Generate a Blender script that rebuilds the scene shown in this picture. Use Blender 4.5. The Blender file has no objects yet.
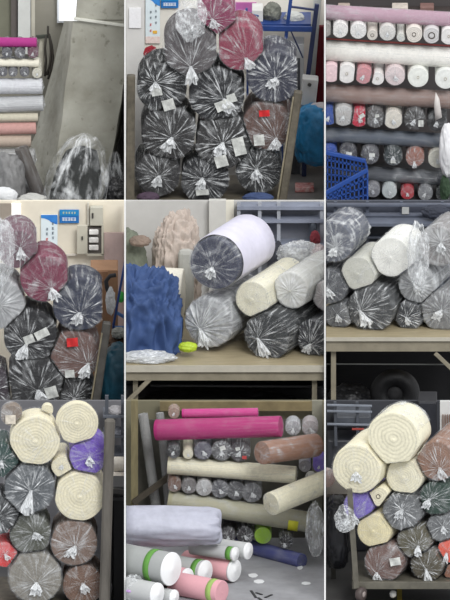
import bpy, bmesh, math, random
from mathutils import Vector, Matrix, noise

scn = bpy.context.scene
COL = scn.collection
random.seed(7)
PITCH = math.radians(15)
S, CC = math.sin(PITCH), math.cos(PITCH)
K = 603.0
ROWY = [6.8, 3.4, 0.0]


def W(px, py, y):
    """point of the place at depth y that the photograph shows at px, py"""
    return Vector(((px - 225) / 100.0, y, ((K - py) / 100.0 - y * S) / CC))


def zat(py, y):
    return ((K - py) / 100.0 - y * S) / CC


def X(px):
    return (px - 225) / 100.0


def srgb(c):
    o = []
    for v in c[:3]:
        v = v / 255.0
        o.append(v / 12.92 if v <= 0.04045 else ((v + 0.055) / 1.055) ** 2.4)
    return (o[0], o[1], o[2], 1.0)


# ------------------------------------------------------------------ materials
MATS = {}


def nt(name):
    m = bpy.data.materials.new(name)
    m.use_nodes = True
    t = m.node_tree
    t.nodes.clear()
    out = t.nodes.new('ShaderNodeOutputMaterial')
    return m, t, out


def node(t, typ, **kw):
    n = t.nodes.new(typ)
    for k, v in kw.items():
        setattr(n, k, v)
    return n


def mathn(t, op, a, b=None, c=None, clamp=False):
    n = node(t, 'ShaderNodeMath', operation=op, use_clamp=clamp)
    for i, v in enumerate((a, b, c)):
        if v is None:
            continue
        if isinstance(v, (int, float)):
            n.inputs[i].default_value = v
        else:
            t.links.new(v, n.inputs[i])
    return n.outputs[0]


def plain(col, rough=0.7, var=0.15, scale=6.0, metal=0.0, emit=0.0, bump=0.15, detail=5, col2=None, stretch=(1, 1, 1)):
    key = ('plain', tuple(col), rough, var, scale, metal, emit, bump, col2, stretch)
    if key in MATS:
        return MATS[key]
    m, t, out = nt('surface_%d' % len(MATS))
    p = node(t, 'ShaderNodeBsdfPrincipled')
    p.inputs['Roughness'].default_value = rough
    p.inputs['Metallic'].default_value = metal
    tc = node(t, 'ShaderNodeTexCoord')
    mp = node(t, 'ShaderNodeMapping')
    mp.inputs['Scale'].default_value = stretch
    t.links.new(tc.outputs['Object'], mp.inputs[0])
    nz = node(t, 'ShaderNodeTexNoise')
    nz.inputs['Scale'].default_value = scale
    nz.inputs['Detail'].default_value = detail
    nz.inputs['Roughness'].default_value = 0.62
    t.links.new(mp.outputs[0], nz.inputs['Vector'])
    c1 = srgb(col)
    if col2 is None:
        ca = tuple(v * (1 - var) for v in c1[:3]) + (1,)
        cb = tuple(min(1, v * (1 + var)) for v in c1[:3]) + (1,)
    else:
        ca, cb = c1, srgb(col2)
    r = node(t, 'ShaderNodeValToRGB')
    r.color_ramp.elements[0].position = 0.32
    r.color_ramp.elements[1].position = 0.68
    r.color_ramp.elements[0].color = ca
    r.color_ramp.elements[1].color = cb
    t.links.new(nz.outputs['Fac'], r.inputs[0])
    t.links.new(r.outputs[0], p.inputs['Base Color'])
    if bump:
        b = node(t, 'ShaderNodeBump')
        b.inputs['Strength'].default_value = bump
        b.inputs['Distance'].default_value = 0.02
        t.links.new(nz.outputs['Fac'], b.inputs['Height'])
        t.links.new(b.outputs[0], p.inputs['Normal'])
    if emit:
        t.links.new(r.outputs[0], p.inputs['Emission Color'])
        p.inputs['Emission Strength'].default_value = emit
    t.links.new(p.outputs[0], out.inputs[0])
    MATS[key] = m
    return m


def concrete():
    if 'concrete' in MATS:
        return MATS['concrete']
    m, t, out = nt('concrete')
    p = node(t, 'ShaderNodeBsdfPrincipled')
    p.inputs['Roughness'].default_value = 0.85
    tc = node(t, 'ShaderNodeTexCoord')
    n1 = node(t, 'ShaderNodeTexNoise'); n1.inputs['Scale'].default_value = 3.0; n1.inputs['Detail'].default_value = 8
    n2 = node(t, 'ShaderNodeTexNoise'); n2.inputs['Scale'].default_value = 13; n2.inputs['Detail'].default_value = 4
    t.links.new(tc.outputs['Object'], n1.inputs['Vector']); t.links.new(tc.outputs['Object'], n2.inputs['Vector'])
    r = node(t, 'ShaderNodeValToRGB')
    r.color_ramp.elements[0].position = .3; r.color_ramp.elements[1].position = .7
    r.color_ramp.elements[0].color = srgb((142, 140, 128)); r.color_ramp.elements[1].color = srgb((176, 175, 164))
    t.links.new(n1.outputs['Fac'], r.inputs[0])
    r2 = node(t, 'ShaderNodeValToRGB')
    r2.color_ramp.elements[0].position = .24; r2.color_ramp.elements[1].position = .38
    r2.color_ramp.elements[0].color = (.55, .54, .50, 1); r2.color_ramp.elements[1].color = (1, 1, 1, 1)
    t.links.new(n2.outputs['Fac'], r2.inputs[0])
    mx = node(t, 'ShaderNodeMix', data_type='RGBA', blend_type='MULTIPLY')
    mx.inputs[0].default_value = 1.0
    t.links.new(r.outputs[0], mx.inputs[6]); t.links.new(r2.outputs[0], mx.inputs[7])
    t.links.new(mx.outputs[2], p.inputs['Base Color'])
    b = node(t, 'ShaderNodeBump'); b.inputs['Strength'].default_value = .25; b.inputs['Distance'].default_value = .03
    t.links.new(n2.outputs['Fac'], b.inputs['Height']); t.links.new(b.outputs[0], p.inputs['Normal'])
    t.links.new(p.outputs[0], out.inputs[0])
    MATS['concrete'] = m
    return m


def fabric(col, ring=0.3, nring=8.0, mottle=0.18):
    key = ('fabric', tuple(col), ring, nring, mottle)
    if key in MATS:
        return MATS[key]
    m, t, out = nt('fabric_%d' % len(MATS))
    p = node(t, 'ShaderNodeBsdfPrincipled')
    p.inputs['Roughness'].default_value = 0.85
    at = node(t, 'ShaderNodeAttribute', attribute_name='st')
    sp = node(t, 'ShaderNodeSeparateXYZ')
    t.links.new(at.outputs['Vector'], sp.inputs[0])
    tc = node(t, 'ShaderNodeTexCoord')
    nz = node(t, 'ShaderNodeTexNoise'); nz.inputs['Scale'].default_value = 5; nz.inputs['Detail'].default_value = 3
    t.links.new(tc.outputs['Object'], nz.inputs['Vector'])
    nf = node(t, 'ShaderNodeTexNoise'); nf.inputs['Scale'].default_value = 38; nf.inputs['Detail'].default_value = 4
    t.links.new(tc.outputs['Object'], nf.inputs['Vector'])
    a = mathn(t, 'MULTIPLY', sp.outputs[0], nring * 2 * math.pi)
    b = mathn(t, 'MULTIPLY_ADD', nz.outputs['Fac'], 14.0, a)
    s = mathn(t, 'SINE', b)
    s = mathn(t, 'MULTIPLY_ADD', s, 0.5, 0.5)
    s = mathn(t, 'POWER', s, 1.4)
    s = mathn(t, 'MULTIPLY', s, sp.outputs[2])
    s = mathn(t, 'MULTIPLY', s, ring * .5)
    m2 = mathn(t, 'MULTIPLY_ADD', nf.outputs['Fac'], mottle * 2, 1 - mottle)
    f = mathn(t, 'SUBTRACT', m2, s)
    mx = node(t, 'ShaderNodeMix', data_type='RGBA', blend_type='MULTIPLY')
    mx.inputs[0].default_value = 1.0
    mx.inputs[6].default_value = srgb(col)
    t.links.new(f, mx.inputs[7])
    t.links.new(mx.outputs[2], p.inputs['Base Color'])
    bp = node(t, 'ShaderNodeBump'); bp.inputs['Strength'].default_value = .35; bp.inputs['Distance'].default_value = .02
    t.links.new(f, bp.inputs['Height']); t.links.new(bp.outputs[0], p.inputs['Normal'])
    t.links.new(p.outputs[0], out.inputs[0])
    MATS[key] = m
    return m


def film(base=0.05, amp=0.6, tint=(235, 238, 240), scale=3.0, lo=0.48, hi=0.74, patch=.3):
    key = ('film', base, amp, tint, scale, lo, hi, patch)
    if key in MATS:
        return MATS[key]
    m, t, out = nt('plastic_film_%d' % len(MATS))
    p = node(t, 'ShaderNodeBsdfPrincipled')
    p.inputs['Roughness'].default_value = 0.2
    p.inputs['Base Color'].default_value = srgb(tint)
    tr = node(t, 'ShaderNodeBsdfTransparent')
    at = node(t, 'ShaderNodeAttribute', attribute_name='st')
    n1 = node(t, 'ShaderNodeTexNoise'); n1.inputs['Scale'].default_value = scale; n1.inputs['Detail'].default_value = 5
    n1.inputs['Roughness'].default_value = .65
    t.links.new(at.outputs['Vector'], n1.inputs['Vector'])
    r = node(t, 'ShaderNodeMapRange')
    r.inputs['From Min'].default_value = lo; r.inputs['From Max'].default_value = hi
    t.links.new(n1.outputs['Fac'], r.inputs[0])
    f = mathn(t, 'POWER', r.outputs[0], 1.3)
    tc = node(t, 'ShaderNodeTexCoord')
    ad = node(t, 'ShaderNodeVectorMath', operation='ADD')
    oi = node(t, 'ShaderNodeObjectInfo')
    sc = mathn(t, 'MULTIPLY', oi.outputs['Random'], 40.0)
    t.links.new(tc.outputs['Object'], ad.inputs[0]); t.links.new(sc, ad.inputs[1])
    n2 = node(t, 'ShaderNodeTexNoise'); n2.inputs['Scale'].default_value = 5.5; n2.inputs['Detail'].default_value = 3
    n2.inputs['Distortion'].default_value = 1.2
    t.links.new(ad.outputs[0], n2.inputs['Vector'])
    r2 = node(t, 'ShaderNodeMapRange'); r2.inputs['From Min'].default_value = .5; r2.inputs['From Max'].default_value = .78
    t.links.new(n2.outputs['Fac'], r2.inputs[0])
    ra = node(t, 'ShaderNodeAttribute', attribute_name='rad')
    fade = mathn(t, 'MULTIPLY_ADD', ra.outputs['Fac'], -.75, 1.35)
    vary = mathn(t, 'MULTIPLY_ADD', oi.outputs['Random'], .55, .7)
    f = mathn(t, 'MULTIPLY', f, amp)
    f = mathn(t, 'MULTIPLY', f, fade)
    f = mathn(t, 'MULTIPLY', f, vary)
    f2 = mathn(t, 'MULTIPLY_ADD', r2.outputs[0], patch, base)
    f = mathn(t, 'ADD', f, f2, clamp=True)
    f = mathn(t, 'MINIMUM', f, .95)
    mx = node(t, 'ShaderNodeMixShader')
    t.links.new(f, mx.inputs[0]); t.links.new(tr.outputs[0], mx.inputs[1]); t.links.new(p.outputs[0], mx.inputs[2])
    bp = node(t, 'ShaderNodeBump'); bp.inputs['Strength'].default_value = .6; bp.inputs['Distance'].default_value = .02
    t.links.new(n1.outputs['Fac'], bp.inputs['Height']); t.links.new(bp.outputs[0], p.inputs['Normal'])
    t.links.new(mx.outputs[0], out.inputs[0])
    MATS[key] = m
    return m


CLEAR = dict(base=0.015, amp=0.95, patch=.24, lo=.5, hi=.70, scale=3.4)
THIN = dict(base=0.015, amp=0.42, patch=.15)
FOLD = dict(base=.14, amp=.75, patch=.35, scale=1.6)
MILKY = dict(base=0.36, amp=0.5)
KNOT = dict(base=0.30, amp=0.75, lo=.38, hi=.66, patch=.3)

# ------------------------------------------------------------------ building helpers
CLIP = []          # bays end at their partitions: geometry is cut there
Y0 = 0.0


def bay(col, row, x0=None, x1=None):
    global CLIP, Y0
    CLIP = []
    Y0 = ROWY[row]
    if col > 0:
        CLIP.append((Vector((-1.0 if col == 1 else 1.0, 0, 0)) + Vector((0.011, 0, 0)), Vector((-1, 0, 0))))
    if col < 2:
        CLIP.append((Vector((-1.0 if col == 0 else 1.0, 0, 0)) - Vector((0.011, 0, 0)), Vector((1, 0, 0))))


def wm(o):
    M = o.matrix_basis.copy()
    while o.parent is not None:
        o = o.parent
        M = o.matrix_basis @ M
    return M


def finish(bm, name, mat, root=None, M=None, smooth=True, cap=True, clip=True):
    M = M or Matrix.Identity(4)
    if clip:
        Mi = M.inverted(); R3 = M.to_3x3()
        for co, no in CLIP:
            if any((M @ v.co - co).dot(no) > 1e-5 for v in bm.verts):
                lc = Mi @ co; ln = (R3.transposed() @ no).normalized()
                g = bm.verts[:] + bm.edges[:] + bm.faces[:]
                res = bmesh.ops.bisect_plane(bm, geom=g, plane_co=lc, plane_no=ln, clear_outer=True)
                if cap:
                    ed = [e for e in res['geom_cut'] if isinstance(e, bmesh.types.BMEdge)]
                    try:
                        bmesh.ops.holes_fill(bm, edges=ed, sides=0)
                    except Exception:
                        pass
    bmesh.ops.recalc_face_normals(bm, faces=bm.faces[:])
    me = bpy.data.meshes.new(name)
    for f in bm.faces:
        f.smooth = smooth
    bm.to_mesh(me); bm.free()
    me.materials.append(mat)
    o = bpy.data.objects.new(name, me)
    COL.objects.link(o)
    if root is not None:
        o.parent = root
        o.matrix_basis = wm(root).inverted() @ M
    else:
        o.matrix_basis = M
    return o


def tag(o, label=None, cat=None, group=None, kind=None):
    if label: o['label'] = label
    if cat: o['category'] = cat
    if group: o['group'] = group
    if kind: o['kind'] = kind
    return o


def empty(name, M, label, cat, group=None):
    o = bpy.data.objects.new(name, None)
    o.empty_display_size = .1
    COL.objects.link(o)
    o.matrix_basis = M if isinstance(M, Matrix) else Matrix.Translation(M)
    return tag(o, label, cat, group)


def box_bm(bm, lo, hi, bev=0.0):
    vs = []
    for z in (lo[2], hi[2]):
        for x, y in ((lo[0], lo[1]), (hi[0], lo[1]), (hi[0], hi[1]), (lo[0], hi[1])):
            vs.append(bm.verts.new((x, y, z)))
    fs = [(0, 3, 2, 1), (4, 5, 6, 7), (0, 1, 5, 4), (1, 2, 6, 5), (2, 3, 7, 6), (3, 0, 4, 7)]
    faces = [bm.faces.new([vs[i] for i in f]) for f in fs]
    if bev:
        ed = list({e for f in faces for e in f.edges})
        bmesh.ops.bevel(bm, geom=ed, offset=bev, segments=2, affect='EDGES', profile=.5)


def beam_bm(bm, a, b, w, d, bev=0.004, up=(0, 1, 0)):
    """bar from a to b: width w (across, seen from the front) and depth d"""
    a, b = Vector(a), Vector(b)
    ax = (b - a).normalized()
    dp = Vector(up)
    dp = (dp - ax * dp.dot(ax)).normalized()
    sd = ax.cross(dp)
    vs = []
    for p in (a, b):
        for i, j in ((-1, -1), (1, -1), (1, 1), (-1, 1)):
            vs.append(bm.verts.new(p + sd * (i * w / 2) + dp * (j * d / 2)))
    fs = [(0, 3, 2, 1), (4, 5, 6, 7), (0, 1, 5, 4), (1, 2, 6, 5), (2, 3, 7, 6), (3, 0, 4, 7)]
    faces = [bm.faces.new([vs[i] for i in f]) for f in fs]
    if bev:
        ed = list({e for f in faces for e in f.edges})
        bmesh.ops.bevel(bm, geom=ed, offset=min(bev, w * .3, d * .3), segments=1, affect='EDGES')


def beam(name, a, b, w, d, mat, root=None, **k):
    bm = bmesh.new(); beam_bm(bm, a, b, w, d, **k)
    return finish(bm, name, mat, root, smooth=False)


def box(name, lo, hi, mat, root=None, bev=0.0, clip=True):
    bm = bmesh.new(); box_bm(bm, lo, hi, bev)
    return finish(bm, name, mat, root, smooth=False, clip=clip)


def tube_bm(bm, pts, r, seg=8):
    pts = [Vector(p) for p in pts]
    rings = []
    for i, p in enumerate(pts):
        d = (pts[min(i + 1, len(pts) - 1)] - pts[max(i - 1, 0)]).normalized()
        a = d.cross(Vector((0, 1, 0.3))).normalized(); b = d.cross(a)
        rings.append([bm.verts.new(p + (a * math.cos(q * 2 * math.pi / seg) + b * math.sin(q * 2 * math.pi / seg)) * r) for q in range(seg)])
    for i in range(len(rings) - 1):
        for q in range(seg):
            bm.faces.new((rings[i][q], rings[i][(q + 1) % seg], rings[i + 1][(q + 1) % seg], rings[i + 1][q]))
    bm.faces.new(rings[0]); bm.faces.new(rings[-1])


def lathe_bm(bm, prof, seg, fn=None, closed_ends=(True, True), stfn=None, radfn=None):
    """prof: (r, y) along local +Y; fn(r, y, th, i) -> Vector"""
    lay = bm.verts.layers.float_vector.get('st') or bm.verts.layers.float_vector.new('st')
    rl = (bm.verts.layers.float.get('rad') or bm.verts.layers.float.new('rad')) if radfn else None
    rings = []
    for i, (r, y) in enumerate(prof):
        ring = []
        for q in range(seg):
            th = 2 * math.pi * q / seg
            v = bm.verts.new(fn(r, y, th, i) if fn else Vector((r * math.cos(th), y, r * math.sin(th))))
            if stfn: v[lay] = stfn(r, y, th, i)
            if radfn: v[rl] = radfn(i)
            ring.append(v)
        rings.append(ring)
    for i in range(len(rings) - 1):
        for q in range(seg):
            bm.faces.new((rings[i][q], rings[i][(q + 1) % seg], rings[i + 1][(q + 1) % seg], rings[i + 1][q]))
    if closed_ends[0]: bm.faces.new(rings[0])
    if closed_ends[1]: bm.faces.new(rings[-1])


def frame(P, yaw=0.0, pitch=0.0):
    y, p = math.radians(yaw), math.radians(pitch)
    Y = Vector((math.sin(y) * math.cos(p), math.cos(y) * math.cos(p), math.sin(p)))
    Xv = Y.cross(Vector((0, 0, 1))).normalized()
    Z = Xv.cross(Y).normalized()
    M = Matrix((Xv, Y, Z)).transposed().to_4x4()
    M.translation = P
    return M


WHITE = (236, 236, 232); CREAM = (240, 234, 200); CHAR = (52, 52, 56); BLACK = (28, 28, 31); NAVY = (48, 52, 74)
MAG = (190, 40, 135); WINE = (110, 26, 62); BROWN = (112, 82, 70); GREY = (135, 135, 138); PAPER = (202, 204, 200)

ALL_ROLLS = []


def roll(px, py, r, col, label, dy=0.4, L=1.0, yaw=0.0, pitch=0.0, wrap=CLEAR, knot=(0, 0), tail=1.0, tags=(), core=0,
         ring=0.3, nring=8.0, group=None, name='fabric_roll', P=None, band=None, cat='fabric roll', seg=48, mottle=.18, planes=()):
    R = r / 100.0
    rnd = random.Random(int(px * 37 + py * 101 + r * 7))
    if P is None:
        P = W(px, py, Y0 + dy)
    M = frame(P, yaw, pitch)
    up = M.to_3x3() @ Vector((0, 0, 1))
    Mr = M.copy(); Mr.translation = P - up * R
    root = empty(name, Mr, label, cat, group)
    Rf = R * (0.945 if wrap else 0.99)
    ns = rnd.uniform(0, 50)

    def press(v, gap):
        # neighbours press the roll flat where they touch it
        for _ in range(5):
            for nx, nz, d in planes:
                e = v.x * nx + v.z * nz - (d - gap)
                if e > 0:
                    v.x -= nx * e; v.z -= nz * e
        return v
    # the wound cloth
    nr = 9
    prof = []
    for k in range(nr * 2):
        f = (k + .6) / (nr * 2)
        prof.append((Rf * f * .97, (0.022 if k % 2 else -0.014) * R - (1 - f) * .05 * R))
    prof += [(Rf * .985, .012 * R), (Rf, .05 * R), (Rf, L * .25), (Rf, L * .5), (Rf, L * .75), (Rf, L - .04 * R), (Rf * .96, L)]

    def ff(r_, y, th, i):
        q = r_ * (1 + .035 * (noise.noise((math.cos(th) * 1.3 + ns, math.sin(th) * 1.3, y * 2)) - .35))
        q = min(q, Rf)
        off = .012 * R * math.sin(th + r_ / R * 9) if i < nr * 2 else 0
        return press(Vector((q * math.cos(th), y + off, q * math.sin(th))), .012)
    bm = bmesh.new()
    lathe_bm(bm, prof, seg, ff, stfn=lambda r_, y, th, i: Vector((r_ / Rf, 0, 1.0 if i < nr * 2 else 0.0)))
    finish(bm, 'wound_cloth', fabric(col, ring, nring, mottle), root, M)
    if core:
        bm = bmesh.new()
        c = core * R
        lathe_bm(bm, [(c * .72, .06 * R), (c * .75, -.085 * R), (c, -.085 * R), (c, .03 * R)], 20, closed_ends=(True, False))
        o = finish(bm, 'core_tube', plain((70, 62, 54) if core > .2 else (150, 140, 120)), root, M)
    if band:
        bm = bmesh.new()
        a = band[1] * R
        lathe_bm(bm, [(R * .993, a), (R * 1.004, a), (R * 1.004, a + .12 * R + .05), (R * .993, a + .12 * R + .05)], seg, closed_ends=(False, False))
        tag(finish(bm, 'paper_band', plain(band[0]), root, M), band[2] if len(band) > 2 else None)
    if wrap:
        kx, kz = knot
        nple = rnd.randint(17, 25)
        ph = rnd.uniform(0, 6)
        seedv = Vector((rnd.uniform(-40, 40), rnd.uniform(-40, 40), rnd.uniform(-40, 40)))
        prof = [(1.0, L * .97), (1.0, L * .6), (1.0, L * .3), (1.0, .06 * R)]
        ts = [1, 1, 1, 1]
        for f in (.97, .88, .74, .58, .42, .28, .17, .09, .05):
            prof.append((f, -R * (.03 + .16 * (1 - f) ** 1.3))); ts.append(f)

        def wf(r_, y, th, i):
            f = ts[i]
            w = math.sin(nple * th + ph + 2 * noise.noise((math.cos(th) * 2 + ns, math.sin(th) * 2, 0)))
            w2 = noise.noise((math.cos(th) * 6 + ns, math.sin(th) * 6, y * 3))
            if f >= 1:
                q = R * (.982 + .010 * w + .012 * w2)
                q = min(q, R)
                return press(Vector((q * math.cos(th), y, q * math.sin(th))), .002)
            q = R * f * (1 - .03 + .03 * w)
            y2 = y + R * .035 * w * (1 - abs(f - .5)) + R * .03 * w2
            g = 1 - f
            return press(Vector((q * math.cos(th) + kx * R * g, y2 - .02 * R, q * math.sin(th) + kz * R * g)), .003)

        def ws(r_, y, th, i):
            f = ts[i]
            return Vector((math.cos(th) * 2.6, math.sin(th) * 2.6, (f if f < 1 else 1 + y * 1.6) * .55)) + seedv
        bm = bmesh.new()
        lathe_bm(bm, prof, 72, wf, closed_ends=(False, False), stfn=ws, radfn=lambda i: ts[i] * (1.0 if ts[i] < 1 else .8))
        finish(bm, 'plastic_wrap', film(**wrap), root, M, cap=False)
        if tail:
            bm = bmesh.new()
            T = R * .40 * tail
            dirx = rnd.uniform(-.6, .6)
            tp = [(.04 * R + .008, 0), (.035 * R + .007, .10), (.10 * R, .35), (.16 * R, .65), (.20 * R, 1.0)]
            y00 = -R * .17

            def tf(r_, t_, th, i):
                w = 1 + .30 * noise.noise((math.cos(th) * 1.6 + ns, math.sin(th) * 1.6, t_ * 2 + ns)) + (.10 + .25 * t_) * math.sin(6 * th + ns)
                cx = kx * R + dirx * T * t_
                cz = kz * R - T * t_ * (.55 + .3 * t_)
                end = (.10 * math.sin(3 * th + ns) + .06 * math.sin(7 * th)) * T if i == 4 else 0
                zt = cz + r_ * w * math.sin(th) * .7 + end
                for nx, nz, d in planes:
                    if nz < -.98: zt = max(zt, -d + .004)
                return Vector((cx + r_ * w * math.cos(th), y00 - T * .12 * t_ - r_ * .28 * w * math.sin(th), zt))
            lathe_bm(bm, tp, 36, tf, closed_ends=(False, False), stfn=lambda r_, y, th, i: Vector((math.cos(th) * 2, math.sin(th) * 2, y)) + seedv)
            finish(bm, 'wrap_knot', film(**KNOT), root, M, cap=False)
    for tg in tags:
        tx, tz, tw, th_, rot = tg[:5]
        bm = bmesh.new()
        n = 5
        g = []
        for i in range(n):
            rw = []
            for j in range(n):
                a, b = (i / (n - 1) - .5) * tw, (j / (n - 1) - .5) * th_
                cr, sr = math.cos(rot), math.sin(rot)
                rw.append(bm.verts.new((R * (tx + a * cr - b * sr), -R * (.22 + .03 * math.sin(a * 9 + b * 5)), R * (tz + a * sr + b * cr))))
            g.append(rw)
        for i in range(n - 1):
            for j in range(n - 1):
                bm.faces.new((g[i][j], g[i + 1][j], g[i + 1][j + 1], g[i][j + 1]))
        r0 = bmesh.ops.extrude_face_region(bm, geom=bm.faces[:])
        bmesh.ops.translate(bm, verts=[e for e in r0['geom'] if isinstance(e, bmesh.types.BMVert)], vec=(0, .004, 0))
        c = tg[5] if len(tg) > 5 else PAPER
        finish(bm, 'paper_tag', plain(c, var=.22, scale=26, bump=0), root, M, smooth=False)
    ALL_ROLLS.append(root)
    return root


def relax(items, floor_py=None, xmin=None, xmax=None, yaw=0.0, squeeze=.09, grow=1.035, it=300):
    """measured circles: pushed apart where they overlap too much, pressed flat where they touch"""
    cy = math.cos(math.radians(yaw)); sy = math.sin(math.radians(yaw))
    P = []
    for t in items:
        w = W(t['px'], t['py'], Y0 + t['dy'])
        u = w.x * cy - w.y * sy
        P.append([u, w.z, t['r'] / 100, u, w.z])
    fz = None if floor_py is None else zat(floor_py[0], Y0 + floor_py[1])
    k1 = 1 - squeeze
    for n in range(it):
        for a in P:
            a[0] += (a[3] - a[0]) * .1; a[1] += (a[4] - a[1]) * .1
        for i in range(len(P)):
            a = P[i]
            for j in range(i + 1, len(P)):
                b = P[j]
                dx, dz = b[0] - a[0], b[1] - a[1]
                d = math.hypot(dx, dz) or 1e-6
                m = (a[2] + b[2]) * k1
                if d < m:
                    k = (m - d) / d * .5
                    a[0] -= dx * k; a[1] -= dz * k; b[0] += dx * k; b[1] += dz * k
            if fz is not None: a[1] = max(a[1], fz + a[2] * k1)
            if xmin is not None: a[0] = max(a[0], X(xmin) * cy + a[2] * k1)
            if xmax is not None: a[0] = min(a[0], X(xmax) * cy - a[2] * k1)
    for t, a in zip(items, P):
        t['P'] = Vector(((a[0] + (Y0 + t['dy']) * sy) / cy, Y0 + t['dy'], a[1])); a[2] *= grow; t['r'] = a[2] * 100
        t['planes'] = []
    for i in range(len(P)):
        a = P[i]
        for j in range(len(P)):
            if i == j: continue
            b = P[j]
            dx, dz = b[0] - a[0], b[1] - a[1]
            d = math.hypot(dx, dz)
            if d < a[2] + b[2] + .01:
                items[i]['planes'].append((dx / d, dz / d, (d * d + a[2] ** 2 - b[2] ** 2) / (2 * d) - .002))
        if fz is not None and a[1] - a[2] < fz + .004: items[i]['planes'].append((0, -1, a[1] - fz - .003))
        if xmin is not None: items[i]['planes'].append((-1, 0, a[0] - X(xmin) * cy))
        if xmax is not None: items[i]['planes'].append((1, 0, X(xmax) * cy - a[0]))
    return items


def stack(items, floor_py=None, xmin=None, xmax=None, yaw=0.0, group=None, squeeze=.09, grow=1.035, **dk):
    relax(items, floor_py, xmin, xmax, yaw, squeeze, grow)
    for t in items:
        k = dict(dk); k.update(t)
        k.setdefault('yaw', yaw)
        roll(group=group, **k)


def it(px, py, r, col, label, dy=.4, **k):
    k.update(px=px, py=py, r=r, col=col, label=label, dy=dy)
    return k


def blob_bm(bm, c, rad, amp=.2, freq=3.0, sub=4, seed=0, flat=None, ridged=True, power=1.0, crease=1.0):
    """crumpled lump of cloth or film"""
    lay = bm.verts.layers.float_vector.get('st') or bm.verts.layers.float_vector.new('st')
    r = bmesh.ops.create_icosphere(bm, subdivisions=sub, radius=1.0)
    sv = Vector((seed * 3.1, seed * 1.7, seed * 5.3))
    for v in r['verts']:
        n = v.co.normalized()
        p = n * freq + sv
        d = noise.noise(p) * .6
        if ridged:
            d += crease * (.5 - abs(noise.noise(p * 1.9 + sv))) * .7 + crease * (.3 - abs(noise.noise(p * 4.1))) * .35
        else:
            d += noise.noise(p * 2.2) * .4
        s = 1 + amp * d
        sg = lambda t: math.copysign(abs(t) ** power, t)
        q = Vector((sg(n.x) * rad[0], sg(n.y) * rad[1], sg(n.z) * rad[2])) * s
        v.co = Vector(c) + q
        if flat is not None and v.co.z < flat:
            v.co.z = flat + .002 * noise.noise(p * 3)
        v[lay] = n * 2.2 + sv


def lump(name, px, py, rx, rz, ry, dy, mat, label, cat, amp=.2, freq=2.6, sub=5, seed=1, flat=None, group=None, power=1.0, crease=1.0, root=None):
    c = W(px, py, Y0 + dy)
    bm = bmesh.new()
    fl = None if flat is None else flat
    base = Vector((c.x, c.y, (fl if fl is not None else c.z - rz)))
    blob_bm(bm, c - base, (rx, ry, rz), amp, freq, sub, seed, None if fl is None else 0.0, power=power, crease=crease)
    o = finish(bm, name, mat, root, Matrix.Translation(base))
    if label: tag(o, label, cat, group)
    return o


def cloth(col, var=.25, scale=7, rough=.85):
    return plain(col, rough, var, scale, bump=.3)


def struct(o):
    o['kind'] = 'structure'
    return o


# ------------------------------------------------------------------ the nine bays: floors, walls, partitions, edges
XL, XR = -2.45, 2.45
XB = [(XL, -1.0), (-1.0, 1.0), (1.0, XR)]
PYB = [(-20, 200.5), (200.5, 400.5), (400.5, 603)]
#            wall depth, recess, wall colour, floor colour
BAYS = {
    (0, 0): (2.2, .30, (150, 147, 136), (88, 85, 80)),
    (1, 0): (2.5, .22, (226, 222, 212), (112, 110, 108)),
    (2, 0): (1.9, .12, (70, 66, 66), (60, 60, 62)),
    (0, 1): (2.5, .38, (226, 218, 200), (92, 88, 84)),
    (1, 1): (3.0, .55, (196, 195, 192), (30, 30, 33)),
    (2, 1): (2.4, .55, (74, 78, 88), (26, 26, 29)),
    (0, 2): (2.6, .20, (104, 104, 108), (84, 84, 86)),
    (1, 2): (2.6, .0, (112, 108, 88), (150, 151, 155)),
    (2, 2): (2.8, .10, (56, 58, 64), (74, 73, 72)),
}
FLOORZ = {}
CLIP = []
wallname = {0: 'wall_back', 1: 'wall_back', 2: 'wall_back'}
for (c, r), (wd, rec, wc, fc) in BAYS.items():
    y0 = ROWY[r]
    x0, x1 = XB[c]
    zf = zat(PYB[r][1], y0) - rec
    FLOORZ[(c, r)] = zf
    ztop = zat(PYB[r][0] + .6, y0 + wd)
    struct(box('wall_back', (x0 + .008, y0 + wd, zf - .05), (x1 - .008, y0 + wd + .05, ztop), plain(wc, .8, .08, 2.5, bump=.05)))
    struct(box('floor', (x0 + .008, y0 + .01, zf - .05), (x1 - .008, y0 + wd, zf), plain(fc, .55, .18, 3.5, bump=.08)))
for r in range(2):
    y0 = ROWY[r]
    z = zat(PYB[r][1], y0)
    struct(box('trim_%d' % (r + 1), (XL, y0 - .03, z - .016), (XR, y0 + .006, z + .004), plain((235, 235, 232), var=.03, bump=0)))
    struct(box('wall_front', (XL, y0 - .02, z - .75), (XR, y0 + .005, z - .018), plain((60, 60, 60), var=.05, bump=0)))
for r in range(3):
    y0 = ROWY[r]
    za, zb = zat(PYB[r][1] + 1, y0), zat(PYB[r][0] + .4, y0)
    for xx in (-1.0, 1.0):
        bm = bmesh.new()
        d = 2.4
        w = .0075
        pr = [(y0 - .005, za - .3), (y0 + d, za - .3), (y0 + d, zat(PYB[r][0] + .4, y0 + d)), (y0 - .005, zb)]
        a = [bm.verts.new((xx - w, y, z)) for y, z in pr]; b = [bm.verts.new((xx + w, y, z)) for y, z in pr]
        bm.faces.new(a); bm.faces.new(b[::-1])
        for i in range(4): bm.faces.new((a[i], b[i], b[(i + 1) % 4], a[(i + 1) % 4]))
        struct(finish(bm, 'wall_partition', plain((238, 238, 236), var=.03, bump=0), smooth=False))


def wallz(c, r): return Y0 + BAYS[(c, r)][0]


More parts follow.
